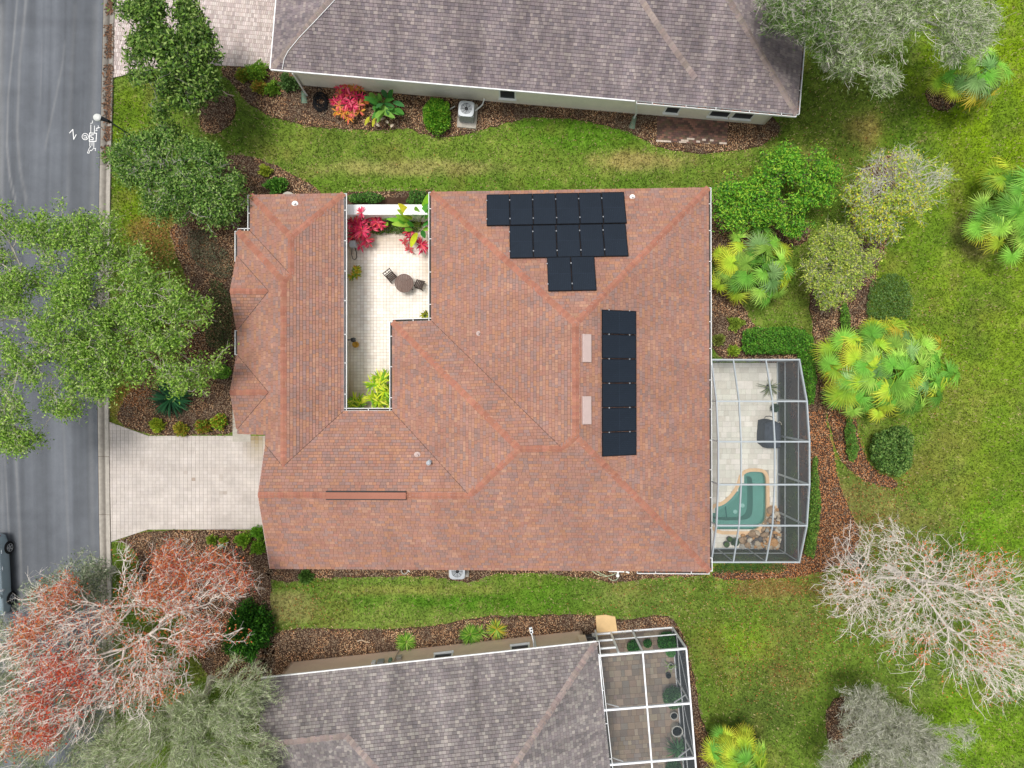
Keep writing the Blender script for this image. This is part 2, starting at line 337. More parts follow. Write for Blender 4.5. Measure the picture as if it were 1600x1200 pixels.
def unit(v): return v/np.maximum(np.linalg.norm(v, axis=-1, keepdims=True), 1e-9)
# grass blades: real tufts standing on the sheet
rng = np.random.default_rng(5)
gxp, gyp = ground_scatter(420000, 165, 1625, -25, 1225, False, rng); n = len(gxp)
base = Pn(gxp, gyp, np.zeros(n)); ang = rng.uniform(0, 2*np.pi, n); ln = rng.uniform(.055, .14, n)
tip = np.stack([np.cos(ang)*.8, np.sin(ang)*.8, rng.uniform(.5, 1.1, n)], -1)*ln[:, None]; sd_ = np.stack([-np.sin(ang), np.cos(ang), 0*ang], -1)*rng.uniform(.014, .032, n)[:, None]
gc = lawn_col(gxp, gyp)*.95*(rng.uniform(.48, 1.0, n)+rng.random(n)**3*1.5)[:, None]; dry = rng.random(n) < .05+.12*np.clip((fbm(gxp/18, gyp/18, 88)-.45)*4, 0, 1); gc[dry] = np.array(C(184, 172, 122))*rng.uniform(.7, 1.15, dry.sum())[:, None]
base[:, 2] -= .02
gv = np.stack([base-sd_, base+sd_, base+tip*.6+sd_*.8, base+tip], 1).reshape(-1, 3)
me = mesh_np('grass', gv, np.arange(len(gv)).reshape(-1, 4), np.repeat(gc, 4, 0)); tag(link('grass', me, 'leaf'), 'short mown grass blades covering the lawn', 'grass', kind='stuff')
# mulch beds: one low mound of soil each, with chips and fallen leaves on top
for k, poly in BEDS.items():
    mb = MB(); q = pg(poly); mb.prism(q, -.05, .022 if k not in 'jk' else .03); tag(mb.build('mulch_bed', 'soil'), 'brown mulch planting bed', kind='structure')
cx_, cy_ = ground_scatter(760000, 165, 1625, 60, 1225, True, rng)
jm = (rng.random(40000)*133+541, rng.random(40000)*28+340); js = rng.random(len(jm[0])) < .06
cx_ = np.concatenate([cx_, jm[0][js]]); cy_ = np.concatenate([cy_, jm[1][js]]); n = len(cx_)
zc = .025+.09*rng.random(n)**2*(.4+1.2*fbm(cx_/5, cy_/5, 78)); c0 = Pn(cx_, cy_, zc*0); c0[:, 2] = zc
a_ = unit(np.stack([rng.normal(size=n), rng.normal(size=n), rng.normal(size=n)*.3], -1)); b_ = np.cross(a_, unit(np.stack([rng.normal(size=n)*.4, rng.normal(size=n)*.4, np.ones(n)], -1)))
L = rng.uniform(.02, .055, n)[:, None]; W = rng.uniform(.008, .022, n)[:, None]
pal = np.array([C(166, 118, 90), C(142, 102, 80), C(190, 148, 118), C(118, 88, 74), C(212, 182, 156), C(158, 132, 114), C(96, 76, 68), C(182, 124, 88)])
clump = fbm(cx_/22, cy_/22, 77, 5); cc = (pal[rng.integers(0, len(pal), n)]*.65+pal.mean(0)*.35)*rng.uniform(.75, 1.15, n)[:, None]*(.35+1.15*clump)[:, None]
gm = (clump < .40) | (fbm(cx_/35, cy_/35, 99) < .36); cc[gm] = cc[gm]*.55+np.array(C(110, 102, 98))*.4     # old greyed mulch in places
lf = (cx_ > 1100) & (cy_ > 640) & (cy_ < 930) & (rng.random(n) < .5); cc[lf] = np.array(C(186, 118, 78))*rng.uniform(.6, 1.2, lf.sum())[:, None]
v, f = quads(c0, a_*L, b_*W); tag(link('mulch', mesh_np('mulch', v, f, np.repeat(cc*np.array([1.45, 1.62, 1.48]), 4, 0)), 'chips'), 'bark chips and fallen leaves on the beds', 'mulch', kind='stuff')
# fallen leaves on the lawn
lx = []; ly = []
for x, y, r, k in [(1330,850,90,1500),(1250,890,60,900),(1180,905,70,600),(1190,1030,110,900),(1330,960,120,1200),(250,380,60,900),(260,530,70,1500),(215,610,50,1000),(1380,760,80,500),(1400,560,150,300),(480,945,70,300),(760,250,350,350),(1030,925,140,500),(1500,900,120,700),(1300,280,120,500)]:
    lx.append(rng.normal(x, r*.5, k)); ly.append(rng.normal(y, r*.4, k))
lx = np.concatenate(lx); ly = np.concatenate(ly); ok = lx > curb_px(ly)+1
for p in NOGRASS: ok &= ~inpoly(lx, ly, p)
lx, ly = lx[ok], ly[ok]; n = len(lx); c0 = Pn(lx, ly, np.zeros(n)); c0[:, 2] = rng.uniform(.05, .09, n)
a_ = unit(np.stack([rng.normal(size=n), rng.normal(size=n), rng.normal(size=n)*.3], -1)); b_ = np.cross(a_, unit(np.stack([rng.normal(size=n)*.4, rng.normal(size=n)*.4, np.ones(n)], -1)))
cc = np.array([C(150, 92, 56), C(176, 112, 66), C(112, 76, 52), C(190, 142, 96)])[rng.integers(0, 4, n)]*rng.uniform(.6, 1.1, n)[:, None]
v, f = quads(c0, a_*rng.uniform(.025, .05, n)[:, None], b_*rng.uniform(.015, .03, n)[:, None]); tag(link('fallen_leaves', mesh_np('fallen_leaves', v, f, np.repeat(cc, 4, 0)), 'chips'), 'brown fallen leaves strewn on the lawn', 'leaves', kind='stuff')

# road: worn asphalt, pale wheel tracks as stains in its colour
ry = np.concatenate([[-300, -120, -60], np.arange(-34, 34.01, .4), [60, 120, 300]]); rw = np.arange(0, 8.81, .055)
RY, RW = np.meshgrid(ry, rw, indexing='ij'); ppy = 600-RY*F/H; edge = (curb_px(ppy)-800)*H/F-.62; RX = edge-RW
ppx = 800+RX*F/H
c = np.zeros(RX.shape+(3,)); c[:] = C(101, 105, 111)
st = fbm(RW*4+.2*fbm(RX*.2, RY*.2, 5), RY*.05, 21, 4); c *= (1+(st-.5)*.55)[..., None]
st2 = fbm(RW*1.1, RY*.04, 31, 3); c *= (1+(st2-.5)*.5)[..., None]; c *= (1+(fbm(RX*.5, RY*.5, 51)-.5)*.3)[..., None]
TR = [([(-100,34),(0,27),(60,22),(150,13),(230,11),(280,16),(320,26)],2.2,.55),([(-100,50),(0,41),(100,31),(200,27),(260,31),(320,42)],3.4,.45),([(60,102),(100,98),(140,90),(235,70)],2.5,.28),([(70,66),(160,63)],1.5,.2),
      ([(640,2),(720,8),(830,14),(900,17)],1.8,.42),([(640,20),(720,25),(830,31),(1000,36)],3.5,.38),([(640,98),(720,102),(900,109),(1000,112)],3,.22),([(0,118),(120,112),(320,106)],4,.15),([(0,150),(200,146),(640,142),(900,146)],7,.22),([(0,2),(300,1)],7,.45),([(300,4),(640,2),(1000,6)],5,.25)]
for pts, w, k in TR:
    tx = np.interp(ppy, [a for a, b in pts], [b for a, b in pts]); on = (ppy > pts[0][0]) & (ppy < pts[-1][0])
    g = np.exp(-((ppx-tx)/(w*.75))**2)*k*.48*on*(.6+.8*vnoise(RY*.7, RW*2, 8)); c = c*(1-g[..., None])+np.array(C(176, 176, 174))*g[..., None]
for ly_, s in [(138,.5),(245,.4),(690,.5),(800,.3),(30,.3),(37,.5)]:      # seams and cracks across
    g = np.exp(-((ppy-ly_-3*vnoise(RW*3, RY*0, 4))/4.)**2)*.25*s; c *= (1-g)[..., None]
n1, n2 = RX.shape; idx = np.arange(n1*n2).reshape(n1, n2); fq = np.stack([idx[:-1, :-1], idx[:-1, 1:], idx[1:, 1:], idx[1:, :-1]], -1).reshape(-1, 4)[:, ::-1]
zr = .012-.0*RW
tag(link('road', mesh_np('road', np.stack([RX, RY, zr], -1).reshape(-1, 3), fq, c.reshape(-1, 3)), 'asphalt'), 'grey asphalt street with pale wheel tracks', kind='structure')
# curb: low mountable concrete gutter in three-metre segments
mb = MB(); ys = [-300, -120, -60]+[-34+i*.5 for i in range(137)]+[60, 120, 300]
cv = []
for y in ys:
    e = (curb_px(600-y*F/H)-800)*H/F; cv.append(e)
for i in range(len(ys)-1): mb.add([(cv[i]-.64, ys[i], .0), (cv[i]+.0, ys[i], .0), (cv[i+1]+.0, ys[i+1], .0), (cv[i+1]-.64, ys[i+1], .0)], [(0, 1, 2, 3)])
curb = tag(mb.build('curb', 'soil'), 'concrete gutter along the street', kind='structure')
prof = [(-.60, .016), (-.585, .030), (-.33, .014), (-.28, .012), (-.20, .04), (-.08, .09), (-.0, .10), (.0, -.02)]
k0 = 713
for i in range(-8, 9):
    y0 = 600-(k0+91*i)
    ya, yb = y0*H/F-.008, (y0-91)*H/F+.008; mb = MB(); rows = 4; shade = random.uniform(.86, 1.06)
    dark = .62 if (k0+91*i) < 200 else (.95 if (k0+91*i) < 330 else 1.0)      # leaf-stained stretch by the trees
    for r in range(rows+1):
        y = ya+(yb-ya)*r/rows; e = (curb_px(600-y*F/H)-800)*H/F
        for q, (dx, z) in enumerate(prof):
            base_c = C(182, 176, 166, shade*dark) if q not in (2, 3) else C(128, 122, 114, shade*dark)
            mb.v.append((e+dx, y, z)); mb.c.append(base_c); mb.uv.append((0, 0))
    m_ = len(prof)
    for r in range(rows):
        for q in range(m_-1): mb.f.append((r*m_+q, (r+1)*m_+q, (r+1)*m_+q+1, r*m_+q+1))
    mb.build('curb_segment', 'grit', curb)
# leaves and dirt lying in the gutter by the upper trees
yy = rng.uniform(-30, 260, 2600); n = len(yy); xx = curb_px(yy)-rng.gamma(2., 2.6, n); kk = (fbm(xx*0, yy/16, 66) > .35) & (xx > curb_px(yy)-17); xx, yy = xx[kk], yy[kk]; n = len(xx); c0 = Pn(xx, yy, np.zeros(n)); c0[:, 2] = .05+.05*np.clip(1-(curb_px(yy)-xx)/9, 0, 1)
a_ = unit(np.stack([rng.normal(size=n), rng.normal(size=n), rng.normal(size=n)*.2], -1)); b_ = np.cross(a_, unit(np.stack([rng.normal(size=n)*.3, rng.normal(size=n)*.3, np.ones(n)], -1)))
cc = np.array([C(110, 84, 66), C(84, 70, 60), C(134, 100, 78), C(66, 58, 54)])[rng.integers(0, 4, n)]; v, f = quads(c0, a_*rng.uniform(.04, .09, n)[:, None], b_*rng.uniform(.02, .05, n)[:, None]); tag(link('gutter_leaves', mesh_np('gutter_leaves', v, f, np.repeat(cc, 4, 0)), 'chips'), 'dark leaf litter lying in the street gutter', 'leaves', kind='stuff')
# paving fields: every paver its own block with open joints
def scale_poly(p, d):    # outward by d px
    n_ = len(p); ar = sum(p[i][0]*p[(i+1) % n_][1]-p[(i+1) % n_][0]*p[i][1] for i in range(n_)); s = 1 if ar > 0 else -1; out = []
    for i in range(n_):
        ax, ay = p[i-1]; bx, by = p[(i+1) % n_]; L_ = math.hypot(bx-ax, by-ay)+1e-9; out.append((p[i][0]+s*(by-ay)/L_*d, p[i][1]-s*(bx-ax)/L_*d))
    return out
def zpool(x, y): return (1090+x/6, 710+y/6)
W_out = [zpool(*p) for p in [(430,165),(600,160),(640,200),(645,330),(645,600),(610,660),(520,722),(400,722),(135,718),(128,500),(240,480),(330,400),(395,300)]]
inner = smooth_poly(W_out[:4]+W_out[4:], 2)
outer = scale_poly(inner, 5.2)
def clip(poly, a, b):   # keep the left side of a->b
    out = []; n = len(poly)
    for i in range(n):
        p, q = poly[i], poly[(i+1) % n]; sp = (b[0]-a[0])*(p[1]-a[1])-(b[1]-a[1])*(p[0]-a[0]); sq = (b[0]-a[0])*(q[1]-a[1])-(b[1]-a[1])*(q[0]-a[0])
        if sp >= 0: out.append(p)
        if sp*sq < 0: t_ = sp/(sp-sq); out.append((p[0]+(q[0]-p[0])*t_, p[1]+(q[1]-p[1])*t_))
    return out
def tris_of(poly):
    from mathutils.geometry import tessellate_polygon
    ts = tessellate_polygon([[Vector((p[0], p[1], 0)) for p in poly]]); r = []
    for t_ in ts:
        q = [poly[i] for i in t_]
        if (q[1][0]-q[0][0])*(q[2][1]-q[0][1])-(q[1][1]-q[0][1])*(q[2][0]-q[0][0]) < 0: q = q[::-1]
        r.append([(p[0], p[1]) for p in q])
    return r
def clip_to(poly, tris):
    xs = [p[0] for p in poly]; ys = [p[1] for p in poly]; out = []
    for T in tris:
        if max(p[0] for p in T) < min(xs) or min(p[0] for p in T) > max(xs) or max(p[1] for p in T) < min(ys) or min(p[1] for p in T) > max(ys): continue
        q = poly
        for i in range(3):
            q = clip(q, T[i], T[(i+1) % 3])
            if len(q) < 3: break
        if len(q) >= 3: out.append(q)
    return out
def paving(name, label, poly, z, w, h, pal, rz=0, mode='running', grout=(130, 116, 104), stain=None, joint=.010, var=.10, hole=None):
    q = pg(poly); mb = MB()
    if hole:
        from mathutils.geometry import tessellate_polygon
        LL = [[Vector((*p, z-.012)) for p in q], [Vector((*P(x, y, 0).xy, z-.012)) for x, y in hole]]; mb.add([p for l in LL for p in l], [tuple(t_) for t_ in tessellate_polygon(LL)], C(*grout))
    else: mb.prism(q, -.06, z-.012, C(*grout))
    hole_w = pg(scale_poly(hole, 1.5)) if hole else None
    base = tag(mb.build(name, 'grit'), label, kind='structure')
    ca, sa = math.cos(rz), math.sin(rz); loc = [(p[0]*ca+p[1]*sa, -p[0]*sa+p[1]*ca) for p in q]; T = tris_of(loc); mb = MB()
    x0, x1 = min(p[0] for p in loc), max(p[0] for p in loc); y0, y1 = min(p[1] for p in loc), max(p[1] for p in loc); y = y0; r = 0
    def put(a, b, c_, d, col):
        A = (a+joint/2, b+joint/2, c_-joint/2, d-joint/2)
        if A[2]-A[0] < .02: return
        dz = random.uniform(-.002, .002)
        for pl in clip_to([(A[0], A[1]), (A[2], A[1]), (A[2], A[3]), (A[0], A[3])], T):
            n = len(pl); W_ = [(p[0]*ca-p[1]*sa, p[0]*sa+p[1]*ca) for p in pl]
            mb.add([(p[0], p[1], z+dz) for p in W_]+[(p[0], p[1], z-.014) for p in W_], [tuple(range(n))]+[(i, n+i, n+(i+1) % n, (i+1) % n) for i in range(n)], col)
    while y < y1:
        hh = h if mode != 'mixed' else random.choice([h, h, h*1.5]); x = x0-(r % 2)*w/2 if mode == 'running' else x0
        while x < x1:
            ww = w if mode != 'mixed' else random.choice([w, w*1.5, w*.75]); col = jit(C(*random.choice(pal)), var)
            wx, wy = (x+ww/2)*ca-(y+hh/2)*sa, (x+ww/2)*sa+(y+hh/2)*ca; sx, sy = to_px(wx, wy, z); nn = float(fbm(np.array(wx*.6), np.array(wy*.6), 61))
            col = tuple(k*(.92+.16*nn) for k in col)
            if stain: col = stain(sx, sy, col, nn)
            if not hole or not inpoly(np.array([wx]), np.array([wy]), hole_w)[0]: put(x, y, x+ww, y+hh, col)
            x += ww
        y += hh; r += 1
    mb.build('paver_field', 'paver', base, kind='stuff'); return base
def mixc(a, b, k): k = max(0, min(1, k)); return tuple(x*(1-k)+y*k for x, y in zip(a, b))
def fn(x, y): return float(fbm(np.array(x), np.array(y), 123))
def drive_stain(x, y, c_, n):
    k = max(0, 1-math.hypot((x-402)/26, (y-692)/38))+max(0, 1-math.hypot((x-398)/14, (y-684)/8)); c_ = mixc(c_, C(150, 132, 92), k*.8*(.5+n))
    for sx, sy, r in [(302,748,4),(348,746,4.5),(349,770,4.5),(367,764,3),(331,812,2.5),(340,820,2),(290,740,2.5),(325,735,2.5),(222,725,3)]:
        c_ = mixc(c_, C(150, 130, 112), max(0, 1-math.hypot(x-sx, y-sy)/r)*.9)
    c_ = mixc(c_, C(158, 148, 142), .25*max(0, fn(x/24, y/9)-.48)*3); c_ = mixc(c_, C(172, 166, 162), .25*max(0, fn(x/9+50, y/30)-.5)*3)
    return mixc(c_, C(170, 158, 150), .5*max(0, 1-abs(y-728-8*n)/10)*n)
def court_stain(x, y, c_, n):
    k = max(0, 1-abs(y-372)/26)*.55*(n+.3)+max(0, 1-math.hypot((x-668)/16, (y-425)/48))*.9*n+max(0, (y-560)/80)*.75*(n+.3)+max(0, 1-(x-548)/12)*.4
    return mixc(c_, C(176, 150, 112), k)
paving('driveway', 'pale beige block-paved driveway in front of the garage', DRIVE, .045, .205, .175, [(199,191,184),(197,189,182),(201,193,187),(196,188,181)], 0, 'stack', (160,150,143), drive_stain, .010, .012)
paving('neighbour_driveway', 'pinkish block-paved driveway of the upper house', DRIVE_N, .045, .11, .22, [(200,188,183),(190,177,172),(208,197,192),(180,168,164)], rad(-5), 'running', (150,124,116), None, .014, .06)
paving('courtyard_paving', 'cream block paving of the courtyard', COURT, .06, .17, .165, [(243,236,227),(240,232,222),(246,240,232),(238,229,218)], 0, 'stack', (176,158,138), court_stain, .011, .025)
paving('pool_deck', 'cream stone paving around the pool', DECK, .06, .30, .28, [(226,224,212),(220,218,206),(230,226,216),(216,212,200)], 0, 'mixed', (176,172,160), None, .010, .03, inner)
paving('brick_patio', 'mossy dark brick patio behind the upper house', PATIO_N, .05, .2, .11, [(128,96,86),(108,84,78),(140,104,90),(98,80,72),(116,98,82)], rad(-4), 'running', (76,62,54), lambda x, y, c_, n: mixc(c_, C(206, 190, 176), 1.0 if (y > 215+(x-1025)*.03 and random.random() < .35) else 0), .010, .12)
# entry walk and neighbour's threshold slab
mb = MB(); mb.prism(pg([(364,600),(392,600),(392,690),(364,690)]), -.05, .05); tag(mb.build('front_walk', 'concrete'), 'pale concrete walk to the front porch', kind='structure')
# survey paint on the asphalt
def zp(x, y): return (90+x/12.63, 165+y/12.63)
paint = thing('survey_paint', 'white spray-painted utility marks of boxes and lines on the asphalt', 'marking', P(135, 212, .02))
def strokes(name, lines, w=.045):
    mb = MB()
    for l in lines:
        p = [P(*zp(*q), .0185) for q in l]
        for a, b in zip(p[:-1], p[1:]):
            d = (b-a).normalized(); e = Vector((-d.y, d.x, 0))*w*.36; a = a-d*w*.3; b = b+d*w*.3; mb.add([a-e, b-e, b+e, a+e], [(0, 1, 2, 3)])
    # slightly different heights so that crossing strokes never share a plane
    for i in range(len(mb.v)): x, y, z = mb.v[i]; mb.v[i] = (x, y, z+(i//4)*.00012)
    mb.build(name, 'white_paint', paint)
strokes('painted_numeral', [[(235,540),(300,470),(318,665),(365,575)]], .05)
strokes('painted_circle', [[(545+62*math.cos(t_*.52), 612+64*math.sin(t_*.52)) for t_ in range(13)], [(510,600),(560,590),(575,640),(520,640)]], .04)
strokes('painted_box', [[(632,540),(770,545),(758,705),(625,705),(632,540)], [(710,575),(655,580),(660,620),(705,640),(700,675),(650,670)]], .05)
for l_ in [[(655,380),(655,530)],[(728,400),(728,530)],[(638,715),(635,800)],[(680,715),(678,790)],[(716,715),(714,830)]]: strokes('painted_line', [l_], .04)
for l_ in [[(690,300),(685,345),(650,350)],[(800,395),(810,440),(765,450),(780,490),(750,495)],[(775,440),(835,432)],[(655,800),(620,850),(590,935),(620,940),(640,880),(670,890),(690,860)],[(700,850),(750,845),(745,890)]]: strokes('painted_letter', [l_], .035)
# ---------------------------------------------------------------- roofs
SL = 5/12; EZ = 2.9
class Pl:
    def __init__(s, a, b, z=EZ, sl=SL):          # eave line a->b in plan, roof rises to the left of it
        s.a = Vector(a[:2]); d = Vector(b[:2])-s.a; s.d = d.normalized(); s.n = Vector((-s.d.y, s.d.x)); s.z0 = z; s.sl = sl
    def dist(s, x, y): return (Vector((x, y))-s.a).dot(s.n)
    def z(s, x, y): return s.z0+s.sl*s.dist(x, y)
    def row(s): return [-s.sl*s.n.x, -s.sl*s.n.y, 1.0], s.z0-s.sl*s.a.dot(s.n)
    def at(s, x, y, o=0): return Vector((x, y, s.z(x, y)+o))
    def ray(s, px, py, off=0.0):                 # where the sight line through a photo pixel meets this roof plane
        dx, dy = (px-800)/F, -(py-600)/F; (r, k) = s.row(); h = -(r[0]*dx+r[1]*dy)
        # point = (dx*t, dy*t, H-t):  z = k - r0*x - r1*y + off
        t_ = (H-k-off)/(1+h) if abs(1+h) > 1e-6 else 0
        return Vector((dx*t_, dy*t_, H-t_))
def V3(A, B, C_):
    m = []; k = []
    for p in (A, B, C_): r, q = p.row(); m.append(r); k.append(q)
    return Vector(np.linalg.solve(np.array(m), np.array(k)))
def V2(A, B):
    m = np.array([[A.n.x, A.n.y], [B.n.x, B.n.y]]); k = np.array([A.a.dot(A.n), B.a.dot(B.n)]); s = np.linalg.solve(m, k); return Vector((s[0], s[1], A.z0))
def VX(A, B, x):     # ridge/valley of two planes at a given x
    (r1, k1), (r2, k2) = A.row(), B.row(); y = ((k1-r1[0]*x)-(k2-r2[0]*x))/(r1[1]-r2[1]); return Vector((x, y, A.z(x, y)))
def shingle_face(mb, deck, pl, poly, pal, wts, expo=.145, tw=(.13, .27), over=.0, runs=(1, 1, 1, 2), va=.07):
    U = pl.d; N = pl.n; cs = math.sqrt(1+pl.sl**2)
    uv = [((Vector(p[:2])-pl.a).dot(U), (Vector(p[:2])-pl.a).dot(N)*cs) for p in poly]; T = tris_of(uv)
    deck.face([(p[0], p[1], pl.z(p[0], p[1])-.012) for p in poly])
    u0, u1 = min(p[0] for p in uv), max(p[0] for p in uv); v0, v1 = min(p[1] for p in uv), max(p[1] for p in uv)
    nrm = Vector((-pl.sl*N.x, -pl.sl*N.y, 1)).normalized()
    def W(u, v, h):
        p = pl.a+U*u+N*(v/cs); return (p.x+nrm.x*h, p.y+nrm.y*h, pl.z0+pl.sl*(v/cs)+nrm.z*h)
    v = v0; row = 0
    while v < v1:
        u = u0-random.uniform(0, .3); run = 0
        while u < u1:
            w = random.uniform(*tw)
            if run <= 0: col0 = random.choices(pal, wts)[0]; run = random.choice(runs)
            run -= 1; col = jit(col0, va); lift = random.choice([.014, .016, .024])
            for pp in clip_to([(u+.004, v), (u+w-.004, v), (u+w-.004, v+expo-.014), (u+.004, v+expo-.014)], T):  # dark deck bared between courses stands in for their shadow lines
                hs_ = [lift*(1-(q[1]-v)/expo)+.001 for q in pp]; n = len(pp)
                vs_ = [W(q[0], q[1], h) for q, h in zip(pp, hs_)]; fs = [tuple(range(n))]; uvs = [(q[0], q[1]) for q in pp]
                lo = [i for i, q in enumerate(pp) if abs(q[1]-v) < 1e-5]
                if len(lo) >= 2:
                    a, b = min(lo, key=lambda i: pp[i][0]), max(lo, key=lambda i: pp[i][0]); vs_ += [W(pp[a][0], v, -.004), W(pp[b][0], v, -.004)]; uvs += [uvs[a], uvs[b]]; fs.append((a, n, n+1, b))
                mb.add(vs_, fs, col, uvs)
            u += w
        v += expo; row += 1
def ridge_cap(mb, p0, p1, A, B, pal, w=.15, expo=.145):
    d = (p1-p0); L = d.length; n = max(1, int(L/expo)); h = Vector((d.x, d.y, 0)).normalized(); s = Vector((-h.y, h.x, 0))
    if A.z((p0+s).x, (p0+s).y) > B.z((p0+s).x, (p0+s).y): A, B = B, A     # A is the plane on the +s side
    for i in range(n):
        a = p0+d*(i/n); b = p0+d*((i+1.15)/n) if i < n-1 else p1; col = jit(random.choice(pal), .10); q = []
        for p, lift in ((a, .034), (b, .016)):
            l = p+s*w; r = p-s*w; q += [(l.x, l.y, A.z(l.x, l.y)+lift*.6), (p.x, p.y, p.z+lift), (r.x, r.y, B.z(r.x, r.y)+lift*.6)]
        q += [(q[0][0], q[0][1], q[0][2]-.03), (q[2][0], q[2][1], q[2][2]-.03), (a.x, a.y, a.z-.01)]
        mb.add(q, [(0, 1, 4, 3), (1, 2, 5, 4), (0, 6, 8, 1), (1, 8, 7, 2)], col, [(a.x, a.y)]*9)
def offset_poly(pts, d):      # inward for counter-clockwise outlines
    n = len(pts); L = []
    for i in range(n):
        a = Vector(pts[i][:2]); b = Vector(pts[(i+1) % n][:2]); t_ = (b-a).normalized(); nn = Vector((-t_.y, t_.x)); L.append((a+nn*d, t_))
    out = []
    for i in range(n):
        a, u = L[i-1]; b, v = L[i]; den = u.x*v.y-u.y*v.x
        if abs(den) < 1e-6: out.append((b.x, b.y)); continue
        k = ((b.x-a.x)*v.y-(b.y-a.y)*v.x)/den; out.append((a.x+u.x*k, a.y+u.y*k))
    return out
def gutter(parent, a, b, straps=1.25, zt=EZ-.02, lip=True, leafy=False):
    a = Vector((a[0], a[1], 0)); b = Vector((b[0], b[1], 0)); d = (b-a).normalized(); o = Vector((d.y, -d.x, 0))   # outside is to the right of a->b
    mb = MB(); W_ = .135; zb = zt-.12
    for q, w, z0, z1 in ((W_-.012, .026, zb, zt+.012), (.006, .012, zb, zt-.01)):
        c = (a+b)/2+o*q; mb.beam(Vector((a.x, a.y, (z0+z1)/2))+o*q-d*.0, Vector((b.x, b.y, (z0+z1)/2))+o*q, w, z1-z0)
    c = o*W_/2; mb.beam(Vector((a.x, a.y, zb))+c, Vector((b.x, b.y, zb))+c, W_-.02, .012)
    for e in (a, b): mb.beam(Vector((e.x, e.y, zb+.06))+o*.0, Vector((e.x, e.y, zb+.06))+o*W_, .014, .12)
    g = mb.build('gutter', 'white_paint', parent)
    if straps:
        L = (b-a).length; n = max(1, int(L/straps)); mb = MB()
        for i in range(n):
            p = a+d*(L*(i+.5)/n+random.uniform(-.08, .08)); mb.beam(Vector((p.x, p.y, zt+.006)), Vector((p.x, p.y, zt+.006))+o*W_, .03, .012)
        mb.build('gutter_hangers', 'white_paint', g, kind='stuff')
    rr = random.Random(int(a.x*100)); L = (b-a).length; mb = MB(); mb.beam(Vector((a.x, a.y, zb+.012))+o*W_*.48+d*.03, Vector((b.x, b.y, zb+.012))+o*W_*.48-d*.03, W_-.045, .012); mb.build('gutter_trough_strip', 'trough_grey', g)  # dark grey strip along the trough floor
    if leafy:
        mb = MB()
        for i in range(int(L*14)):
            p = a+d*rr.uniform(0.05, L-.05)+o*rr.uniform(.03, W_-.04); mb.box((p.x, p.y, zb+.03), (rr.uniform(.03, .09), rr.uniform(.02, .04), .015), rr.uniform(0, 3), jit(rr.choice([C(120, 78, 50), C(90, 70, 58), C(170, 96, 60)]), .2, rr))
        tag(mb.build('gutter_litter', 'chips', g), kind='stuff')
    return g
def wall_ring(parent, foot, z1, mat, name='wall'):
    n = len(foot)
    for i in range(n):
        a = foot[i]; b = foot[(i+1) % n]; mb = MB(); d = Vector((b[0]-a[0], b[1]-a[1])).normalized(); o = Vector((-d.y, d.x))*.15
        ex = d*.0
        mb.add([(a[0], a[1], -.05), (b[0], b[1], -.05), (b[0]+o.x, b[1]+o.y, -.05), (a[0]+o.x, a[1]+o.y, -.05), (a[0], a[1], z1), (b[0], b[1], z1), (b[0]+o.x, b[1]+o.y, z1), (a[0]+o.x, a[1]+o.y, z1)], [(3, 2, 1, 0), (4, 5, 6, 7), (0, 1, 5, 4), (1, 2, 6, 5), (2, 3, 7, 6), (3, 0, 4, 7)])
        mb.build(name, mat, parent)
def window(parent, a, b, t0, w, z0, z1, name='window', glass='glass_dark', bars=1):
    a = Vector((a[0], a[1], 0)); b = Vector((b[0], b[1], 0)); d = (b-a).normalized(); o = Vector((d.y, -d.x, 0)); p = a+(b-a)*t0; mb = MB()
    q0, q1 = p-d*w/2, p+d*w/2; f = .08
    for s, e, hh in ((Vector((q0.x, q0.y, z0)), Vector((q1.x, q1.y, z0)), f), (Vector((q0.x, q0.y, z1)), Vector((q1.x, q1.y, z1)), f)): mb.beam(s+o*.015, e+o*.015, .05, hh)
    for q in [q0, q1]+[q0+(q1-q0)*((k+1)/(bars+1)) for k in range(bars)]: mb.beam(Vector((q.x, q.y, z0))+o*.016, Vector((q.x, q.y, z1))+o*.016, .05, f if q in (q0, q1) else .05, up=(d.x, d.y, 0))
    mb.beam(Vector((q0.x, q0.y, z0-.07))-d*.06+o*.06, Vector((q1.x, q1.y, z0-.07))+d*.06+o*.05, .12, .06)
    w_ = mb.build(name, 'white_paint', parent); mb = MB(); g = o*.03
    mb.add([Vector((q0.x, q0.y, z0))+g, Vector((q1.x, q1.y, z0))+g, Vector((q1.x, q1.y, z1))+g, Vector((q0.x, q0.y, z1))+g], [(0, 1, 2, 3)]); mb.build('pane', glass, w_); return w_
def vent_pipe(parent, pl, px, py, r=.045, h=.30, mat='pale_metal', name='vent_pipe'):
    p = pl.ray(px, py, .0); mb = MB(); mb.lathe((p.x, p.y, p.z-.05), [(r*2.6, 0), (r*2.6, .07), (r*1.1, .1), (r, .12), (r, h), (r*.72, h), (r*.72, h-.05)], 14); mb.build(name, mat, parent)

